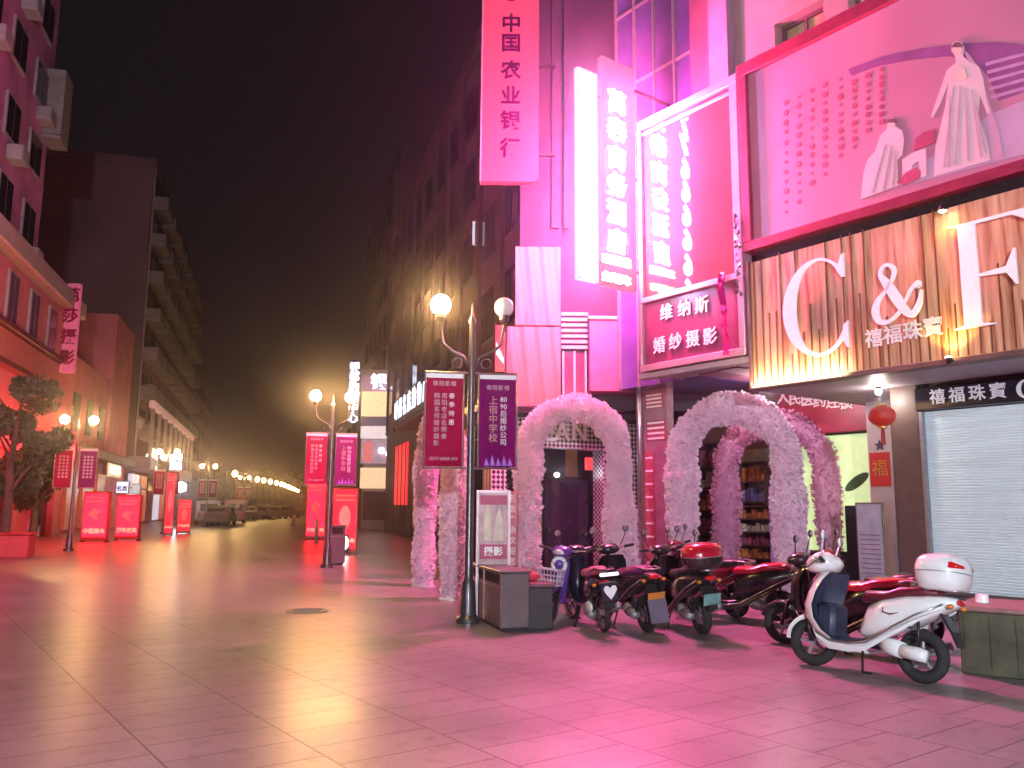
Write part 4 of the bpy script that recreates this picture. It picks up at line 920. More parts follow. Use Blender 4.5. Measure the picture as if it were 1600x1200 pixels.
lamp_post('near street lamp with one unlit white globe and plum banners beside the grey bin',P1,R(8),(1,0))
P2=at(514,800,21.0); 
lp2=lamp_post('street lamp with two lit globes standing by the small dark bin and red light box',(P2.x,P2.y,0),R(14),(1,1))
P3=at(112,800,27.5); lamp_post('street lamp with two lit globes left of the pair of red light boxes',(P3.x,P3.y,0),R(16),(1,1),False)
far0=lamp_post('street lamp in front of the two blue white sign boxes',(at(257,800,44).x,44,0),R(16),(1,1),False)
for px,Y,lab in ((322,60,'far street lamp right of the cyan floodlight'),(379,84,'far street lamp with paired globes nearest the row of roadside lamps')):
    c=copy_tree(far0); c.location=(at(px,800,Y).x,Y,0); c['label']=lab
# unseen lamp added behind the camera to lift the general light
c=copy_tree(far0); c.location=(-8.5,-11.0,0); c.rotation_euler.z=R(100); c['label']='unseen street lamp added behind the photographer as fill light'
m_fill_cool=mat('globe_fill_cool',(1,1,1),.4,emit=(.86,.90,1),es=4400)
m_fill_mid=mat('globe_fill_white',(1,1,1),.4,emit=(.80,.84,1),es=700)
for ch in c.children:
    if ch.name.startswith('globe'): ch.data=ch.data.copy(); ch.data.materials[0]=m_fill_mid
c=lamp_post('unseen cool white street lamp added behind the photographer as fill light',(1.6,-10.0,0),R(92),(1,1),False)  # added out of view to brighten shutter, sign letters and white scooter
for ch in c.children:
    if ch.name.startswith('globe'): ch.data.materials[0]=m_fill_cool
# roadside lamps receding at the end of the street
sl=thing('roadside_lamp','single globe roadside lamp at the far end of the street','street lamp',(0,0,0),0,'roadside lamps at the end of the street')
b=MB(); b.tube([(0,0,0),(0,0,4.3)],.05,6); b.build('pole',m_pole,sl)
b=MB(); b.ell((0,0,4.5),(.26,.26,.30),8,6); b.build('globe',quiet(mat('globe_row',(1,.8,.4),.4,emit=(1,.62,.18),es=16)),sl)
pxs=[364,400,410,420.5,430,438,443,448,452,456.5,460.5,464.5]; Ys=[80,97,101,106,112,118,124,131,139,148,158,170]
ORD=['','first','second','third','fourth','fifth','sixth','seventh','eighth','ninth','tenth','last']
for i,(x,y) in enumerate(zip(pxs,Ys)):
    o=sl if i==0 else copy_tree(sl); v=at(x,790,y); o.location=(v.x,y,0)
    o['label']=(ORD[i]+' from the left of the row of roadside lamps at the street end') if i else 'single yellow globe lamp left of the farthest paired street lamp'
    if i==0: del o['group']

# ================================================================ red light boxes
def light_box(px0,px1,py0,py1,Y,label,es,rz=0,art=0,lit=True):
    q0=at(px0,py1,Y); q1=at(px1,py0,Y); hw=(q1.x-q0.x)/2/cos(rz); z1=q1.z
    o=thing('light_box',label,'light box',((q0.x+q1.x)/2,Y,0),rz,'red advertising light boxes')
    m=mat('lightbox_red_%d'%art,(.1,.002,.004),.8,0,.35,2.2,emit=(1,.004,.012),es=es*2.4)
    b=MB(); b.bbox(-hw,-.0,.05,hw,.22,z1,.02); b.build('case',mat('box_red',(.4,.03,.04),.4),o)
    b=MB(); b.box(-hw+.06,-.012,.2,hw-.06,-.002,z1-.08); fc=b.build('face',m,o)
    mt=quiet(mat('lb_pale',(.7,.5,.45),.5,emit=(1,.3,.18),es=.5)); mp_=quiet(mat('lb_rose',(.7,.3,.3),.5,emit=(1,.03,.04),es=.35))
    b=MB(); 
    for k in range(2): b.box(-hw*.75,-.016,z1-.28-k*.14,hw*.75,-.0125,z1-.22-k*.14)
    b.build('heading',mp_,fc)
    text('lettering','中国黄金' if art%2==0 else '周年庆典',hw*.42,mt,fc,(0,-.02,.42),off=.006,ext=.004)
    b=MB(); 
    if art<2:
        b.prism([(-hw*.5,z1*.55),(-hw*.1,z1*.66),(hw*.4,z1*.60),(hw*.1,z1*.52),(hw*.35,z1*.42),(-hw*.1,z1*.46)],-.016,-.0125)
    else:
        b.ell((0,-.013,z1*.55),(hw*.45,.005,z1*.18),16,8); b.box(-hw*.8,-.016,.42,hw*.8,-.0125,.46)
    b.build('printed_picture',mp_,fc)
    b=MB(); b.box(-hw,-.03,0,-hw+.08,.25,.05); b.build('foot',m_darkmetal,o)
    b=MB(); b.box(hw-.08,-.03,0,hw,.25,.05); b.build('foot',m_darkmetal,o)
    return o
light_box(125,172,768,845,34,'left glowing red light box of the pair behind the left street lamp',1.7,0,0)
light_box(178,221,773,842,35.5,'right glowing red light box of the pair behind the left street lamp',1.5,0,1)
light_box(256,275,738,836,41,'narrow glowing red light box at the pole in front of the floodlight',.9,R(20),2)
light_box(277,299,780,832,44,'small dim red light box behind the narrow one',.5,R(25),3)
light_box(517,560,762,860,26.5,'glowing red light box with a bright white patch beside the small dark bin',.9,R(6),2)
light_box(477,511,752,838,38,'plain bright red light box behind the middle street lamp',1.3,R(8),1)
v=at(541,848,26.4); o=thing('spot_patch','white glowing lamp at the foot of the red light box','lamp',(v.x-.1,26.3,v.z)); b=MB(); b.ell((0,-.05,0),(.2,.06,.24),12,8); b.build('lens',mat('white_glare',(1,1,1),.5,emit=(1,.95,.95),es=5),o,True); b=MB(); b.bbox(-.22,0,-.26,.22,.06,.26,.01); b.box(-.02,.0,-v.z,.02,.05,-.26); b.build('housing',m_darkmetal,o)
# small dark bin at the middle lamp
def bin_(loc,rz,label,w,d,h,m,two=True,small=False):
    o=thing('litter_bin',label,'litter bin',loc,rz)
    b=MB(); b.bbox(-w/2,-d/2,.04,w/2,d/2,h,.012); b.build('body',m,o)
    b=MB(); b.bbox(-w/2-.02,-d/2-.03,h+.001,w/2+.02,d/2+.02,h+.03,.008); b.build('lid',m,o)
    b=MB()
    for s in ((-1,1) if two else (0,)):
        c=s*w*.235; ww=w*.2 if two else w*.35
        b.box(c-ww,-d/2-.004,h*.80,c+ww,-d/2-.001,h*.965)
    b.build('opening',mat('void_black',(.006,.005,.006),.9),o)
    b=MB()
    for x in (-w/2,0,w/2) if two else (-w/2,w/2): b.box(x-.008,-d/2-.008,.05,x+.008,-d/2-.0005,h-.005)
    b.box(-w/2+.01,-d/2-.007,.74*h,w/2-.01,-d/2-.0006,.75*h)
    b.build('trim',m_steel,o)
    b=MB(); b.box(-w/2+.03,-d/2+.03,0,w/2-.03,d/2-.03,.038); b.build('base',m_black,o)
    return o
m_bin=mat('bin_grey',(.17,.145,.15),.4,.5,.15,3)
g0=ground(732,960); g1=ground(783,988); g2=ground(816,972)
rzb=atan2(g1.y-g0.y,g1.x-g0.x); wB=(g1-g0).length; dB=.36
cx_=Vector((cos(rzb),sin(rzb),0)); cy_=Vector((-sin(rzb),cos(rzb),0)); cb_=g0+cx_*wB/2+cy_*dB/2
bin_(cb_,rzb,'grey metal twin litter bin at the foot of the near street lamp',wB,dB,.70,m_bin)
v=ground(521,882); bin_(v,R(30),'small dark litter bin at the foot of the middle street lamp',.42,.5,.98,m_bin,False)
# advertising board behind bin
v=at(770,900,11.6); ad_=thing('advertising_board','red framed advertising poster board standing behind the twin bin','advertising board',(v.x,11.6,0),R(4))
zt=at(770,766,11.6).z; b=MB(); w=.235
b.box(-w,-.04,0,-w+.035,.04,zt); b.box(w-.035,-.04,0,w,.04,zt); b.box(-w+.036,-.04,zt-.04,w-.036,.04,zt); b.box(-w+.036,-.04,.55,w-.036,.04,.60); b.build('frame',mat('board_frame',(.45,.33,.36),.4,.3),ad_)
b=MB(); b.box(-w+.036,-.02,.60,w-.036,.02,zt-.041); ps=b.build('poster',mat('poster_pink',(.5,.28,.30),.4,0,.3,5),ad_)
b=MB(); b.box(-w+.05,-.024,zt-.2,w-.05,-.0205,zt-.07); b.box(-w+.05,-.024,.8,w-.05,-.0205,1.0); b.build('printed_band',mat('rose_print',(.45,.04,.12),.5),ps)
b=MB(); b.prism([(-.12,1.05),(-.13,1.4),(-.08,1.55),(-.04,1.4),(-.03,1.05)],-.026,-.0205); b.prism([(.0,1.05),(.03,1.35),(.08,1.5),(.13,1.3),(.14,1.05)],-.026,-.0205); b.build('printed_couple',mat('cream_print',(.65,.55,.42),.5),ps)
text('lettering','摄影',.13,m_letter,ps,(0,-.028,.9),off=.003,ext=.002); text('lettering','婚纱礼服馆',.07,m_btxt,ps,(0,-.028,.72),ext=.001)
v=at(799,900,11.9); rcn=thing('red_column_sign','narrow red column sign with vertical characters right of the poster board','sign',(v.x,11.9,0),R(4))
b=MB(); b.bbox(-.085,-.05,0,.085,.05,at(799,768,11.9).z,.01); b.build('panel',mat('column_red',(.45,.03,.07),.4),rcn)
for j,ch in enumerate('名店广场欢迎您'): text('lettering',ch,.11,m_btxt,rcn,(0,-.055,1.62-j*.145),off=.002,ext=.002)

# ================================================================ planters
def planter(loc,rz,label,w,d,h,m,topm):
    o=thing('planter',label,'planter',loc,rz)
    b=MB(); b.bbox(0,0,0,w,d,h-.05,.01); b.build('box',m,o)
    b=MB(); b.bbox(-.03,-.03,h-.049,w+.03,d+.03,h,.012); b.build('rim',topm,o)
    b=MB()
    n=int(w/.22)
    for k in range(n): b.box(.04+k*(w-.08)/n+.006,-.012,.06,.04+(k+1)*(w-.08)/n-.006,-.001,h-.09)
    b.build('cladding',m,o)
    return o
m_pl=mat('planter_olive',(.05,.05,.025),.6,0,.5,5); m_plt=mat('planter_top',(.22,.12,.11),.5,0,.2,5)
v=ground(1503,1052); planter(v,R(-38),'olive stone planter with brown rim right of the white scooter',2.2,.9,.62,m_pl,m_plt)
b=MB(); q=Vector(v)+Vector((.35,.2,0)); b.lathe([(.05,.62),(.06,.63),(.055,.70),(.0,.71)],12); pc=b.build('paper_cup',m_letter); pc.location=(q.x,q.y,0); tag(pc,'crumpled white cup left on the planter rim','cup')
v=ground(812,984); planter(v,R(8),'small dark planter between the grey bin and the basket bike',.42,.6,.56,mat('planter_dark',(.03,.02,.025),.6,0,.4,6),mat('planter_rim_dark',(.14,.05,.07),.5))
q=at(832,918,10.9); rl=thing('red_bag','small bright red cloth bag lying on the dark planter','bag',(q.x,11.0,.565),0)
b=MB(); b.ell((0,0,.055),(.10,.08,.065),16,10); b.build('body',mat('red_cloth',(.6,.04,.08),.6,0,.2,8),rl,True); b=MB(); b.tube([(-.04,0,.1),(0,0,.16),(.04,0,.1)],.01,6); b.build('handle',m_redpaint,rl)

# ================================================================ fluffy arches
def fluff(name,col):
    m=mat(name,col,.9,0,.06,5,spec=.1); t=m.node_tree; p=t.nodes['Principled BSDF']; tr=t.nodes.new('ShaderNodeBsdfTranslucent'); mxs=t.nodes.new('ShaderNodeMixShader'); mxs.inputs[0].default_value=.45
    t.links.new(p.inputs['Base Color'].links[0].from_socket,tr.inputs[0]); t.links.new(p.outputs[0],mxs.inputs[1]); t.links.new(tr.outputs[0],mxs.inputs[2]); t.links.new(mxs.outputs[0],t.nodes['Material Output'].inputs[0]); return m
m_fluff=fluff('arch_fabric',(.92,.72,.86))
def arch(loc,rz,W_,H_,r,label,seed,flare=1.0,n_pet=15000,m=None):
    rnd=random.Random(seed); o=thing('flower_arch',label,'arch',loc,rz,'fluffy pink wedding arches')
    hw=W_/2-r; hs=H_-r-hw  # spring height
    path=[]; N=70
    tot=2*hs+pi*hw
    def P(s):
        # s along the arch 0..1
        d=s*tot
        if d<hs: return Vector((-hw*(1+.03*(1-d/hs)),0,d)),Vector((0,0,1))
        if d<hs+pi*hw:
            a=pi-(d-hs)/hw; return Vector((hw*cos(a),0,hs+hw*sin(a))),Vector((sin(a),0,-cos(a)))
        e=d-hs-pi*hw; return Vector((hw*(1+.03*e/hs),0,hs-e)),Vector((0,0,-1))
    def rad(s):
        q=1+ .10*sin(s*23+seed)+.06*sin(s*61+seed*2)
        if s>.75: q*=1+(flare-1)*(s-.75)/.25
        if s<.03 or s>.97: q*=.85
        return r*q
    rings=[]
    for i in range(N*2+1):
        s=i/(N*2); c,t=P(s); a=Vector((0,1,0)); bb=t.cross(a).normalized(); rr=rad(s)*.9
        rings.append([tuple(c+(a*cos(2*pi*k/20)*.8+bb*sin(2*pi*k/20))*rr*(1+.07*noise.noise(Vector((s*40,k*.8,seed))))) for k in range(20)])
    b=MB(); b.loft(rings); b.build('tube',m or m_fluff,o,True)
    b=MB()
    for _ in range(n_pet):
        s=rnd.random(); c,t=P(s); a=Vector((0,1,0)); bb=t.cross(a).normalized(); th=rnd.random()*2*pi
        rr=rad(s); d=(a*cos(th)*.8+bb*sin(th)); nn=(a*cos(th)+bb*sin(th)*.8).normalized()
        p=c+d*rr*rnd.uniform(.86,1.0)*(1+.22*noise.noise(Vector((s*tot*9,th*2.2,seed))))
        tt=(nn+Vector((rnd.uniform(-1,1),rnd.uniform(-1,1),rnd.uniform(-1,1)))*.9).normalized(); uu=tt.cross(Vector((rnd.uniform(-1,1),rnd.uniform(-1,1),rnd.uniform(-1,1)))).normalized()
        L=rnd.uniform(.03,.062); w=L*rnd.uniform(.5,.9)
        vs=[p-uu*w*.5,p+uu*w*.5,p+uu*w*.7+tt*L*.7,p+tt*L+nn*.01,p-uu*w*.7+tt*L*.7]
        b._a([tuple(v) for v in vs],[(0,1,2,3,4)])
    b.build('petals',m or m_fluff,o)
    # the plain cloth foot at the bottom of each leg
    b=MB()
    for s in (-1,1):
        b=MB(); c=s*hw*1.03; b.lathe([(r*.6,.10),(r*.75,.05),(r*.95,.02),(r*1.0,0)],14,Matrix.Translation((c,0,0))); b.build('foot',m_white,o,True)
    return o
v=at(897,900,15.2); arch((v.x,15.2,0),R(6),2.12,3.55,.225,'fluffy pink arch in front of the checkered shop, middle of the row',1,1.5)
v=at(1152,900,14.6); arch((v.x,14.6,0),R(-8),2.28,3.52,.25,'front fluffy pink arch under the plum wedding sign',2,1.1)
v=at(1218,900,16.1); arch((v.x,16.1,0),R(-10),2.35,3.42,.24,'darker fluffy pink arch standing right behind the front one',3,1.0,6000,fluff('arch_rose',(.70,.34,.54)))
a0=Vector((at(706,900,14.1).x,14.1,0)); a1=Vector((at(662,900,16.25).x,16.25,0)); mid=(a0+a1)/2; dd=a1-a0
arch(mid,atan2(dd.y,dd.x),dd.length+.5,3.5,.235,'fluffy pink arch seen edge on behind the banners of the near lamp',4,1.0)

# ================================================================ scooters
def sring(x,zc,hh,hw,e=2.6,n=18,tilt=0):
    r=[]
    for k in range(n):
        a=2*pi*k/n; c,s_=cos(a),sin(a); y=hw*(abs(c)**(2/e))*(1 if c>=0 else -1); z=hh*(abs(s_)**(2/e))*(1 if s_>=0 else -1)
        r.append((x+tilt*z,y,zc+z))
    return r
def wheel(o,x,R_,tw,spoked,m_rim,flat=1.0):
    b=MB(); b.torus((x,0,R_),R_-tw-.012,.014,30,6,flat=2.4); b.tube([(x,-.05,R_),(x,.05,R_)],.035,12)
    if spoked:
        for k in range(12): a=pi*k/6; b.tube([(x,.02*(-1)**k,R_),(x+cos(a)*(R_-tw),0,R_+sin(a)*(R_-tw))],.003,4)
    else:
        for k in range(5):
            a=2*pi*k/5+.3; b.tube([(x,0,R_),(x+cos(a)*(R_-tw-.01),0,R_+sin(a)*(R_-tw-.01))],[.022,.015],8)
    w_=b.build('wheel',m_rim,o,True,45)
    b=MB(); b.torus((x,0,R_),R_-tw,tw,36,12); b.build('tyre',m_rubber,w_,True)
    b=MB(); b.lathe([(.075,-.004),(.075,.004)],20,Matrix.Translation((x,.055,R_))@Matrix.Rotation(pi/2,4,'X')); b.build('brake_disc',m_steel,w_)
def scooter(loc,heading,label,body,inner,seat=m_black,case=None,case_lid=None,basket=False,plate=None,lean=6,small=False,spoked=False,steer=12,extra=None,refl=True,scale=1.0,kind='scooter',wb=1.28):
    o=thing('scooter',label,kind,loc,heading,'scooters parked outside the shops'); o.scale=(scale,)*3
    o.rotation_euler=(R(lean*-1),0,0); o.rotation_mode='XYZ'
    o.matrix_world=Matrix.Translation(loc)@Matrix.Rotation(heading,4,'Z')@Matrix.Rotation(R(-lean),4,'X')@Matrix.Scale(scale,4)
    WR=.225 if not spoked else .235; tw=.052 if not spoked else .032; fx,rx_=wb-.62,-.62
    if wb<1.2: fx,rx_=.50,-.535
    # rear wheel
    wheel(o,rx_,WR,tw,spoked,m_steel if spoked else m_greymetal)
    # steering group turned slightly, children in one go
    piv=Matrix.Translation((.47,0,.6))@Matrix.Rotation(R(steer),4,'Z')@Matrix.Translation((-.47,0,-.6))
    def st(b): b.M=piv; return b
    # front wheel (turned)
    b=st(MB()); b.torus((fx,0,WR),WR-tw-.012,.014,30,6,flat=2.4); b.tube([(fx,-.05,WR),(fx,.05,WR)],.035,12)
    for k in range(12 if spoked else 5):
        a=2*pi*k/(12 if spoked else 5); b.tube([(fx,0,WR),(fx+cos(a)*(WR-tw-.01),0,WR+sin(a)*(WR-tw-.01))],.003 if spoked else .017,5)
    w_=b.build('wheel',m_steel if spoked else m_greymetal,o,True,45)
    b=st(MB()); b.torus((fx,0,WR),WR-tw,tw,36,12); b.build('tyre',m_rubber,w_,True)
    # front fender
    rings=[]
    for i in range(13):
        a=R(20+i*11) if wb>1.2 else R(0+i*8.5); q=WR+.03; c=(fx+cos(a)*q,WR+sin(a)*q); wdt=.075*(1-.5*(abs(i-6)/6)**3)
        rings.append([(c[0]-cos(a)*.045,-wdt,c[1]-sin(a)*.045),(c[0]-cos(a)*.005,-wdt*.85,c[1]-sin(a)*.005),(c[0]+cos(a)*.012,0,c[1]+sin(a)*.012),(c[0]-cos(a)*.005,wdt*.85,c[1]-sin(a)*.005),(c[0]-cos(a)*.045,wdt,c[1]-sin(a)*.045),(c[0]-cos(a)*.02,0,c[1]-sin(a)*.02)])
    b=st(MB()); b.loft(rings); b.build('front_fender',body,o,True,50)
    b=st(MB())
    for s in (-1,1): b.tube([(fx,s*.075,WR),(.56,s*.075,.5)],[.02,.024],8)
    b.tube([(.555,0,.42),(.43,0,.98)],.03,10); b.build('fork',m_darkmetal,o,True)
    # front apron (leg shield)
    zs=[.27,.34,.44,.56,.68,.80,.88]
    fxs=[.36,.455,.53,.545,.525,.49,.455]; hws=[.13,.17,.185,.20,.215,.20,.15]
    if wb<1.2: fxs=[.40,.49,.555,.575,.54,.49,.45]; hws=[.17,.215,.24,.25,.245,.21,.15]
    if small: hws=[q*.62 for q in hws]
    def shell(off,inset,zs_=zs):
        rings=[]
        for z,f_,h_ in zip(zs_,fxs,hws):
            h_=h_-inset; r=[]
            for k in range(13):
                u=-1+2*k/12; r.append((f_-off-.15*(abs(u)**2.2)*(1 if not small else .6),h_*u,z))
            rings.append(r)
        return rings
    def plate_shell(nm,m,o1,o2,inset=0,par=None):
        A=shell(o1,inset); B=shell(o2,inset); rings=[a+b_[::-1] for a,b_ in zip(A,B)]
        b=MB(); b.loft(rings); return b.build(nm,m,par or o,True,50)
    ap_=plate_shell('front_apron',body,0,.028)
    plate_shell('inner_panel',inner,.032,.07,.025)
    if not small:
        b=MB(); b.bbox(.30 if wb>1.2 else .225,-.10 if wb>1.2 else -.14,.36 if wb>1.2 else .25,.42,.10 if wb>1.2 else .14,.60,.04); b.build('glove_box',inner,o,True,40)
    # handlebar cowl, headlight
    b=st(MB()); b.loft([sring(.30,.955,.02,.05),sring(.33,.955,.05,.11),sring(.40,.96,.072,.14),sring(.47,.955,.07,.13),sring(.53,.94,.05,.09),sring(.555,.93,.02,.04)]); b.build('handlebar_cowl',body,o,True,60)
    b=st(MB()); b.ell((.525,0,.94),(.04,.085,.042),14,8); b.build('headlight',mat('lamp_glass',(.5,.5,.52),.1,.2,.1,5,spec=1),o,True)
    b=st(MB()); b.tube([(.36,-.36,.985),(.38,-.2,.97),(.40,0,.965),(.38,.2,.97),(.36,.36,.985)],.013,8); b.build('handlebar',m_steel,o,True)
    for s in (-1,1):
        b=st(MB()); b.tube([(.375,s*.23,.973),(.358,s*.37,.986)],.02,10); b.build('grip',m_rubber,o,True)
        b=st(MB()); b.tube([(.43,s*.24,.975),(.53,s*.20,.90),(.55,s*.06,.80),(.52,0,.70)],.005,5); b.build('cable',m_black,o)
        b=st(MB()); b.tube([(.41,s*.20,.985),(.42,s*.34,.99)],.006,6); b.build('brake_lever',m_steel,o)
        b=st(MB()); b.tube([(.40,s*.17,.98),(.39,s*.24,1.08),(.37,s*.27,1.17)],.007,6); b.ell((.365,s*.275,1.21),(.02,.055,.045),14,8); mi=b.build('mirror',body if case is not None and body is m_scw else m_black,o,True)
        b=st(MB()); b.ell((.349,s*.275,1.21),(.008,.046,.037),12,6); b.build('glass',m_steel,mi,True)
    # floorboard and side skirts
    b=MB(); hwf=.15 if not small else .10
    b.loft([sring(.40,.30,.03,hwf*.8),sring(.30,.275,.035,hwf),sring(.05,.27,.035,hwf),sring(-.12,.29,.04,hwf*.95)]); b.build('floorboard',inner,o,True,50)
    if not small:
        for s in (-1,1):
            b=MB(); pts=[(.44,.36),(.38,.27),(.25,.215),(.05,.21),(-.12,.24),(-.35,.37),(-.62,.52),(-.86,.63)]
            rings=[]
            for (x,z),hh,wy in zip(pts,[.03,.045,.05,.05,.05,.045,.035,.015],[.13,.155,.17,.175,.18,.185,.17,.12]): rings.append([(x,s*(wy),z-hh*.7),(x,s*(wy+.018),z),(x,s*wy,z+hh*.6),(x,s*(wy-.02),z)])
            b.loft(rings); b.build('side_skirt',body,o,True,40)
            b=MB(); b.tube([(x+.0,s*(wy+.012),z+.042) for (x,z),wy in zip(pts,[.13,.155,.17,.175,.18,.185,.17,.12])],.010,8); b.build('chrome_trim',m_steel,o,True)
    # rear body
    if small:
        sec=[(-.02,.46,.10,.06),(-.15,.50,.14,.085),(-.45,.55,.13,.10),(-.7,.60,.08,.07),(-.82,.62,.03,.03)]
    else:
        sec=[(-.01,.40,.07,.09),(-.10,.47,.16,.14),(-.28,.53,.175,.175),(-.5,.585,.15,.185),(-.7,.64,.105,.16),(-.88,.685,.06,.11),(-.98,.70,.025,.05)]
    b=MB(); b.loft([sring(*q) for q in sec]); rbd=b.build('rear_body',body,o,True,60)
    if not small:
        for s in (-1,1):
            b=MB(); b.tube([(-.30,s*.189,.56),(-.38,s*.193,.545),(-.46,s*.194,.565)],[.004,.008,.003],6); b.tube([(-.30,s*.188,.60),(-.30,s*.19,.555)],.004,5); b.build('side_emblem',m_darkmetal,rbd)
    # seat
    sw_=.13 if not small else .09
    b=MB(); b.loft([sring(.0,.66,.03,.06),sring(-.06,.69,.055,sw_*.9),sring(-.3,.70,.055,sw_*1.1),sring(-.42,.74,.06,sw_*1.1),sring(-.66,.765,.055,sw_),sring(-.78,.765,.03,sw_*.6)]); b.build('seat',seat,o,True,60)
    # tail light, rear fender, plate
    b=MB(); b.ell((-.965 if not small else -.82,0,.70 if not small else .62),(.03,.075,.03),14,8); b.build('tail_light',mat('tail_red',(.55,.01,.015),.15,0,.1,8,coat=1),o,True)
    for s in (-1,1):
        b=MB(); b.ell((-.93 if not small else -.79,s*.13,.66 if not small else .6),(.03,.03,.022),10,6); b.build('indicator',mat('amber',(.6,.2,.02),.2),o,True)
    b=MB(); b.loft([[(-.80,-.07,.62),(-.80,.07,.62),(-.78,.07,.61),(-.78,-.07,.61)],[(-.92,-.075,.46),(-.92,.075,.46),(-.90,.075,.45),(-.90,-.075,.45)],[(-.97,-.06,.33),(-.97,.06,.33),(-.955,.06,.33),(-.955,-.06,.33)]]); b.build('rear_fender',m_black,o)
    if plate:
        T=Matrix.Translation((-.955,0,.45))@Matrix.Rotation(R(-14),4,'Y')
        b=MB(T); b.bbox(-.008,-.11,-.07,.0,.11,.07,.003); pl_=b.build('number_plate',plate,o)
    # engine / swing arm, shocks
    b=MB(); b.tube([(-.15,.0,.30),(-.30,.09,.27),(-.42,.12,.25)],[.05,.075,.07],12); b.tube([(-.40,.125,.25),(-.56,.13,.235),(-.63,.13,.225)],[.06,.062,.05],14); b.build('engine_cover',body if body is m_scw else m_greymetal,o,True)
    b=MB()
    for s in (-1,1): b.tube([(rx_-.02,s*.13,.26),(-.55,s*.13,.56)],.014,8); [b.torus((rx_+.0+.015*k-.005,s*.13,.32+.045*k),.026,.006,12,5,ax='Z') for k in range(5)]
    b.build('shock_absorber',m_darkmetal,o,True)
    b=MB(); b.tube([(-.25,-.12,.25),(-.45,-.15,.24),(-.8,-.16,.33)],[.02,.04,.045],12); b.build('exhaust',m_greymetal,o,True)
    b=MB(); b.tube([(-.05,.12,.25),(-.12,.24,.02)],.011,8); b.tube([(-.12,.24,.02),(-.2,.24,.02)],.012,6)
    b.tube([(-.1,-.1,.24),(-.1,.1,.24)],.012,6); b.build('side_stand',m_darkmetal,o)
    b=MB(); b.tube([(-.55,.10,.75),(-.75,.11,.80),(-.95,.09,.79),(-1.0,0,.79),(-.95,-.09,.79),(-.75,-.11,.80),(-.55,-.10,.75)],.011,8); b.build('rear_rack',m_steel if not small else m_black,o,True)
    if case is not None:
        cx,cz=-.80,.945; A_,B_,H_=.235,.235,.155
        def half(z0,z1,k0,k1,n=6):
            rs=[]
            for i in range(n+1):
                u=i/n; z=z0+(z1-z0)*u; k=k0+(k1-k0)*u; r=[]
                for j in range(28):
                    a=2*pi*j/28; c_,s_=cos(a),sin(a); r.append((cx+A_*k*(abs(c_)**.75)*(1 if c_>=0 else -1),B_*k*(abs(s_)**.75)*(1 if s_>=0 else -1),z))
                rs.append(r)
            return rs
        b=MB(); b.loft([[(cx+(x-cx)*q,y*q,zz) for x,y,_ in half(0,0,1,1,1)[0]] for q,zz in ((.72,cz-H_),(.86,cz-H_+.02),(.97,cz-.07),(1.0,cz-.004))]); cs_=b.build('top_case',case,o,True,50)
        b=MB(); b.loft([[(cx+(x-cx)*q,y*q,zz) for x,y,_ in half(0,0,1,1,1)[0]] for q,zz in ((1.01,cz+.003),(1.0,cz+.05),(.93,cz+.10),(.76,cz+.14),(.45,cz+.158),(.1,cz+.163))]); b.build('lid',case_lid or case,cs_,True,60)
        b=MB(); b.loft([[(cx+(x-cx)*1.012,y*1.012,zz) for x,y,_ in half(0,0,1,1,1)[0]] for zz in (cz-.006,cz+.002)]); b.build('seam',m_greymetal,cs_)
        if refl:
            b=MB()
            for s in (-1,1): b.loft([[(cx-.05,s*.21,cz+.075),(cx-.03,s*.215,cz+.05),(cx-.05,s*.225,cz+.05)],[(cx-.17,s*.19,cz+.085),(cx-.17,s*.21,cz+.03),(cx-.18,s*.2,cz+.03)],[(cx-.236,s*.09,cz+.06),(cx-.245,s*.09,cz+.035),(cx-.245,s*.08,cz+.035)]])
            b.build('reflector',mat('tail_red',(.55,.01,.015),.15),cs_)
    if basket:
        mb=mat('basket_wire',(.6,.55,.65),.4,.3); b=st(MB())
        for k in range(7):
            u=-.15+.05*k
            b.tube([(.62,u,.70),(.60,u*.85,.52)],.004,4); b.tube([(.84,u,.74),(.80,u*.85,.52)],.004,4)
        for k in range(6):
            x=.62+.044*k; 
            for s in (-1,1): b.tube([(x,s*.15,.70+.04*k/5),(x-.01,s*.128,.52)],.004,4)
        for z,q in ((.52,.85),(.58,.9),(.64,.95),(.72,1.0)):
            b.tube([(.615,-.15*q,z),(.83,-.15*q,z+.01),(.83,.15*q,z+.01),(.615,.15*q,z),(.615,-.15*q,z)],.005 if z<.7 else .011,5)
        for k in range(5): b.tube([(.61+.05*k,-.13,.52),(.61+.05*k,.13,.52)],.004,4)
        bk=b.build('basket',mb,o)
    if extra: extra(o)
    if wb<1.2:
        sq={'rear_body','seat','tail_light','indicator','rear_fender','number_plate','top_case','rear_rack','side_skirt','chrome_trim','side_emblem','lid','seam','reflector','exhaust'}
        for ch in o.children_recursive:
            nm=ch.name.split('.')[0]
            if nm in sq:
                for v in ch.data.vertices:
                    if v.co.x<0: v.co.x*=.88
            if nm in ('handlebar_cowl','headlight'):
                for v in ch.data.vertices: v.co.x=.43+(v.co.x-.43)*1.25; v.co.y*=1.3; v.co.z=.93+(v.co.z-.93)*1.45
    return o
m_scw=mat('scooter_white',(.74,.78,.77),.22,0,.03,6,coat=.6)
m_scd=mat('scooter_navy',(.018,.022,.04),.25,0,.3,6,coat=.5); m_scb=mat('scooter_black',(.02,.018,.02),.25,0,.3,6,coat=.5)
m_scr=mat('scooter_red',(.42,.01,.03),.2,0,.15,6,coat=.8); m_scp=mat('scooter_purple',(.12,.05,.32),.25,0,.15,6,coat=.6)
m_legsh=mat('leg_shield',(.03,.04,.075),.5,0,.4,8)
def head(a,b_): return atan2(b_.y-a.y,b_.x-a.x)
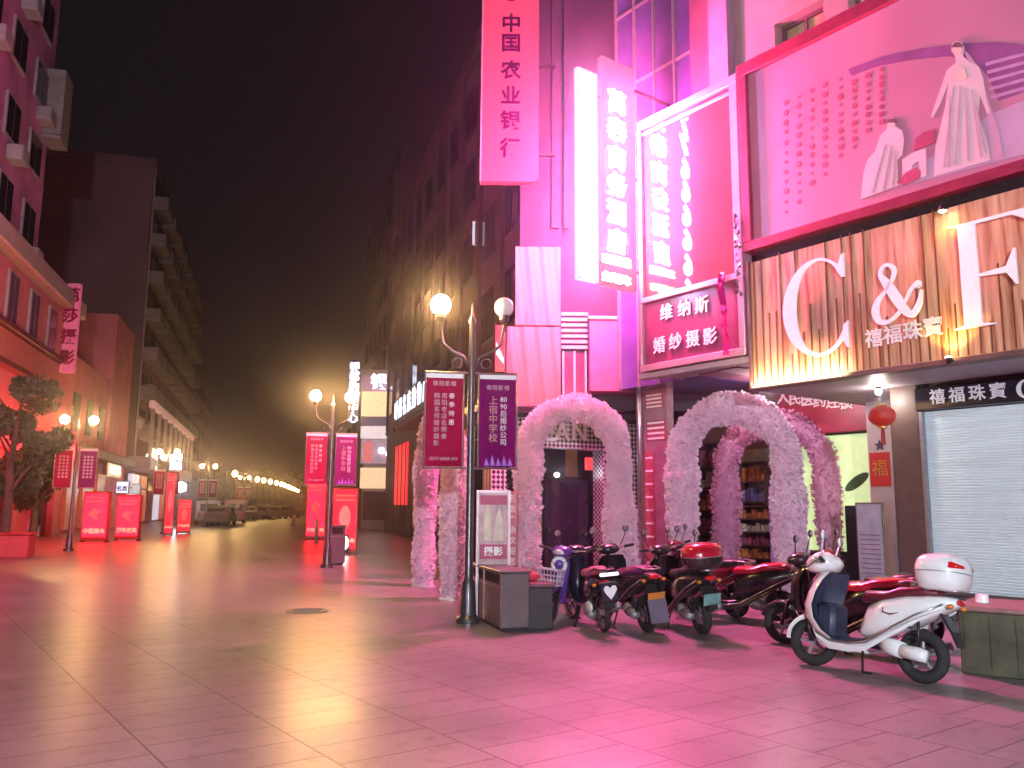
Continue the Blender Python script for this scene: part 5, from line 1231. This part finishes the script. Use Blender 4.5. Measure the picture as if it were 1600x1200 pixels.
# the big white scooter
ra=ground(1441,1068); fa_=ground(1281,1036); hd=head(ra,fa_)
hd=atan2(.76,-.62); dirv=Vector((cos(hd),sin(hd),0)); org=ra+dirv*.54
print('wheelbase',(fa_-ra).length, ra, fa_)
scooter(org,hd,'big white scooter with round white top case parked nearest the camera',m_scw,m_legsh,seat=mat('seat_maroon',(.10,.01,.02),.35,0,.2,8,coat=.4),case=m_scw,lean=-9,steer=14,scale=1.02,wb=1.13)
# basket e-bike facing us
def put(pxr,pyr,Yr,hdg,*a,**k):
    v=at(pxr,pyr,Yr); d=Vector((cos(hdg),sin(hdg),0)); return scooter(Vector((v.x,Yr,0))+d*.62,hdg,*a,**k)
def ringcowl(o):
    b=MB(); b.torus((.50,0,.78),.085,.028,24,8,ax='X'); b.build('headlight_ring',m_scw,o,True)
    b=MB(); b.ell((.515,0,.78),(.03,.065,.065),14,8); b.build('lamp',m_scp,o,True)
v=ground(862,978)
hd0=R(-104); d=Vector((cos(hd0),sin(hd0),0)); scooter(v-d*.66,hd0,'small purple electric bike with wire basket beside the dark planter',m_scp,m_scp,basket=True,small=True,spoked=True,lean=5,steer=-14,extra=ringcowl,scale=.98)
def heart(o):
    T=Matrix.Translation((-.99,0,.56))@Matrix.Rotation(pi/2,4,'Z')@Matrix.Rotation(R(0),4,'X')
    hp=[(0,-.09),(.05,-.03),(.085,.03),(.07,.07),(.035,.075),(0,.045),(-.035,.075),(-.07,.07),(-.085,.03),(-.05,-.03)]
    b=MB(Matrix.Translation((-1.0,0,.53))@Matrix.Rotation(-pi/2,4,'Z')); b.bbox(-.11,.0,-.12,.11,.03,.12,.02); e=b.build('rear_panel',m_scd,o)
    b=MB(Matrix.Translation((-1.0,0,.53))@Matrix.Rotation(-pi/2,4,'Z')); b.prism(hp,-.012,-.002); b.prism([(x*.55,z*.55+.004) for x,z in hp],-.016,-.0125); b.build('heart_emblem',m_letter,e)
    b=MB(); b.bbox(-1.03,-.12,.72,-.99,.12,.76,.01); b.build('light_bar',mat('bar_white',(.9,.9,.9),.3,emit=(1,1,1),es=.4),o)
    for s in (-1,1):
        b=MB(); b.ell((-.55,s*.15,.32),(.13,.03,.07),14,8,); b.build('white_panel',m_scw,o,True)
put(945,980,10.5,R(102),'navy and white electric bike with a heart emblem on its tail',m_scd,m_scd,seat=mat('seat_pink',(.6,.15,.25),.35,0,.2,8,coat=.5),small=True,spoked=True,lean=5,steer=10,extra=heart,scale=.98)
def flap(o):
    b=MB(Matrix.Translation((-.98,0,.30))@Matrix.Rotation(R(12),4,'Y')); b.bbox(-.01,-.12,-.14,.0,.12,.14,.005); b.build('mudflap',mat('flap_grey',(.12,.10,.15),.7),o)
put(1012,978,10.5,R(106),'dark scooter with orange number plate and grey mudflap',m_scb,m_scb,seat=mat('seat_plum',(.22,.03,.16),.3,0,.2,8,coat=.5),plate=mat('plate_orange',(.5,.2,.03),.5),lean=5,extra=flap)
put(1098,978,10.4,R(104),'black scooter with red lidded top case and green number plate',m_scb,m_scb,plate=mat('plate_green',(.12,.3,.28),.4,0,.3,12),case=m_scb,case_lid=m_scr,lean=5,refl=False)
put(1222,952,11.3,R(150),'black and red motor scooter parked sideways before the arches',m_scb,m_scb,seat=m_scr,lean=5,steer=-10)
put(1150,940,12.0,R(128),'dark red scooter half hidden behind the black one with the green plate',mat('scooter_maroon',(.16,.01,.02),.25,0,.2,6,coat=.5),m_scb,lean=5)
put(1408,960,8.9,R(136),'black scooter with glossy red seat directly behind the white scooter',m_scb,m_scb,seat=m_scr,lean=5,steer=8)
put(1440,930,9.6,R(134),'dark red scooter deepest in the group by the brown column',mat('scooter_maroon',(.16,.01,.02),.25),m_scb,seat=m_scb,lean=5,case=None)

# ================================================================ tree at the left, parked cars, far tree line
def tree(loc,h,cr,n,label,seed,lights=0):
    rnd=random.Random(seed); o=thing('tree',label,'tree',loc)
    b=MB(); b.tube([(0,0,0),(.05,.02,h*.2),(0,.05,h*.45),(.08,0,h*.7)],[.16,.13,.10,.05],10)
    for k in range(7):
        a=k*.95; z=h*(.3+.06*k); b.tube([(0,0,z),(cos(a)*cr*.4,sin(a)*cr*.4,z+h*.14),(cos(a)*cr*.75,sin(a)*cr*.75,z+h*.2)],[.05,.035,.012],6)
    b.build('trunk',mat('bark',(.10,.07,.05),.9,0,.3,8,bump=.5),o,True)
    cl=[(Vector((rnd.uniform(-1,1)*cr,rnd.uniform(-1,1)*cr,h*rnd.uniform(.34,.95))),rnd.uniform(.35,.75)*cr*.6) for _ in range(26)]
    cl=[c for c in cl if (c[0].x**2+c[0].y**2)/(cr*cr)+((c[0].z-h*.63)/(h*.36))**2<1.05]
    b=MB()
    for _ in range(n):
        c,r_=rnd.choice(cl); d=Vector((rnd.gauss(0,1),rnd.gauss(0,1),rnd.gauss(0,1))).normalized()*r_*rnd.uniform(.5,1.05); p=c+d
        u=Vector((rnd.gauss(0,1),rnd.gauss(0,1),rnd.gauss(0,1))).normalized(); w=u.cross(Vector((rnd.gauss(0,1),rnd.gauss(0,1),rnd.gauss(0,1)))).normalized(); L=rnd.uniform(.05,.12)
        b._a([tuple(p-u*L),tuple(p+w*L*.45),tuple(p+u*L),tuple(p-w*L*.45)],[(0,1,2,3)])
    b.build('crown',mat('leaf',(.05,.075,.035),.6,0,.4,1.5),o)
    return o
v=at(8,800,24); tree((v.x,24,0),5.7,1.35,11000,'dark leafy street tree at the left edge before the red building',5)
v=at(52,800,30); tree((v.x,30,0),3.9,.95,5000,'smaller dark tree left of the left street lamp',6)
# pale seat and red kiosk base at far left
v=ground(-5,872); ks=thing('red_stall','low red box stall at the left edge of the paving','stall',(v.x,v.y,0),R(16)); b=MB(); b.bbox(-.8,0,0,.75,.8,.62,.02); b.build('box',mat('stall_red',(.5,.05,.06),.5),ks); b=MB(); b.bbox(-.86,-.05,.621,.82,.86,.69,.02); b.build('top',m_redpaint,ks)
v=ground(28,826); kb=thing('raised_bed','low stone bed under the left trees','planter',(v.x-.3,v.y,0),R(16)); b=MB(); b.bbox(-4,-1,0,2.2,1.6,.42,.04); b.build('kerb',mat('bed_stone',(.3,.2,.2),.7,0,.2,3),kb); b=MB(); b.box(-3.8,-.8,.421,2.0,1.4,.45); b.build('soil',mat('soil',(.05,.03,.02),.9),kb)
def car(loc,rz,label,m,van=False):
    o=thing('parked_car',label,'van' if van else 'car',loc,rz)
    if van: prof=[(-2.1,.35),(-2.15,1.0),(-2.1,1.85),(1.1,1.9),(1.75,1.15),(2.15,1.0),(2.2,.35)]
    else: prof=[(-2.2,.35),(-2.25,.85),(-1.9,.95),(-1.3,1.42),(.3,1.45),(1.1,.95),(2.1,.82),(2.25,.35)]
    rings=[[(x,-.85+ins,z) for x,z in prof] for ins in (.0,)]
    L=[[(x*sc,y,.35+(z-.35)*sc2) for x,z in prof] for y,sc,sc2 in ((-.86,.97,.93),(-.80,1,.99),(0,1.01,1.02),(.80,1,.99),(.86,.97,.93))]
    b=MB(); b.loft(L); b.build('body',m,o,True,35)
    b=MB(); z0,z1=(1.05,1.65) if van else (.95,1.33)
    for s in (-1,1): b.box(-1.6 if van else -1.2,s*.85-.02,z0,.8 if van else .45,s*.85+.02,z1)
    b.box(-2.16 if van else -1.75,-.6,z0,-2.1 if van else -1.55,.6,z1-.05); b.build('window',m_glassdark,o)
    for x in (-1.35,1.35):
        for s in (-1,1):
            T=Matrix.Translation((x,s*.78,.32)); b=MB(); b.torus((0,0,0),.22,.10,20,8,M=T); w_=b.build('wheel',m_rubber,o,True); b=MB(); b.lathe([(.15,-.05),(.15,.05)],14,T@Matrix.Rotation(pi/2,4,'X')); b.build('rim',m_greymetal,w_)
    for s in (-1,1): b=MB(); b.ell((-2.2,s*.65,.85),(.05,.12,.08),8,6); b.build('tail_light',mat('tail_red',(.5,.01,.015),.15),o)
    return o
v=at(366,800,70); car((v.x,70,0),R(110),'maroon van parked far down the middle of the street',mat('car_maroon',(.3,.04,.05),.3,coat=.6),True)
v=at(345,800,62); car((v.x,62,0),R(100),'dark car parked left of the maroon van',mat('car_dark',(.05,.05,.07),.3,coat=.6))
v=at(324,800,66); car((v.x,66,0),R(112),'pale grey van parked far left behind the dark car',mat('car_grey',(.25,.24,.27),.3,coat=.6),True)
v=at(385,800,84); car((v.x,84,0),R(112),'dark car parked right of the maroon van',mat('car_dark',(.05,.05,.07),.3))
for i,px in enumerate((405,425,446)):
    v=at(px,800,92+5*i); car((v.x,92+5*i,0),R(30+10*i),['dark hatchback farthest left at the street end','dark hatchback in the middle at the street end','dark hatchback nearest the white bollard at the street end'][i],mat('car_dark',(.05,.05,.07),.3))
v=ground(459,822); bo=thing('bollard','pale bollard alone on the paving left of the plain red light box','bollard',(v.x,v.y,0)); b=MB(); b.lathe([(.14,0),(.13,.6),(.15,.65),(.13,.78),(0,.85)],14); b.build('post',m_concrete,bo,True)
v=ground(494,848); bo=thing('bollard','slim pale post beside the middle street lamp','bollard',(v.x,v.y,0)); b=MB(); b.lathe([(.09,0),(.08,.9),(.09,.95),(0,1.0)],12); b.build('post',m_concrete,bo,True)
# far trees beyond the lamps
rnd=random.Random(9)
tl=MB()
for _ in range(9000):
    x=rnd.uniform(-95,-20); y=rnd.uniform(185,215); hmax=9+4*noise.noise(Vector((x*.07,0,3)))+3*noise.noise(Vector((x*.25,1,3)))
    z=rnd.uniform(0,hmax); L=rnd.uniform(.4,1.0); p=Vector((x,y,z)); u=Vector((rnd.gauss(0,1),rnd.gauss(0,1),rnd.gauss(0,1))).normalized(); w=u.cross(Vector((rnd.gauss(0,1),rnd.gauss(0,1),rnd.gauss(0,1)))).normalized()
    tl._a([tuple(p-u*L),tuple(p+w*L*.5),tuple(p+u*L),tuple(p-w*L*.5)],[(0,1,2,3)])
tw_=tl.build('far_treeline',mat('leaf',(.05,.075,.035))); tw_['kind']='stuff'; tw_['label']='dark trees beyond the end of the street'
# ================================================================ haze volume added to give lamps and signs a bloom-like halo
hz=MB(); hz.box(-80,-30,-1,40,225,45)
ho=hz.build('haze',None) if False else None
hm=bpy.data.materials.new('haze'); hm.use_nodes=True; t=hm.node_tree; t.nodes.remove(t.nodes['Principled BSDF'])
pv=t.nodes.new('ShaderNodeVolumePrincipled'); pv.inputs['Color'].default_value=(.9,.82,.92,1); pv.inputs['Density'].default_value=.0023; pv.inputs['Anisotropy'].default_value=.95
t.links.new(pv.outputs[0],t.nodes['Material Output'].inputs['Volume'])
ho=hz.build('haze',hm); ho['kind']='stuff'; ho['label']='thin haze added to imitate bloom round the lamps and neon signs'
S.cycles.volume_bounces=0
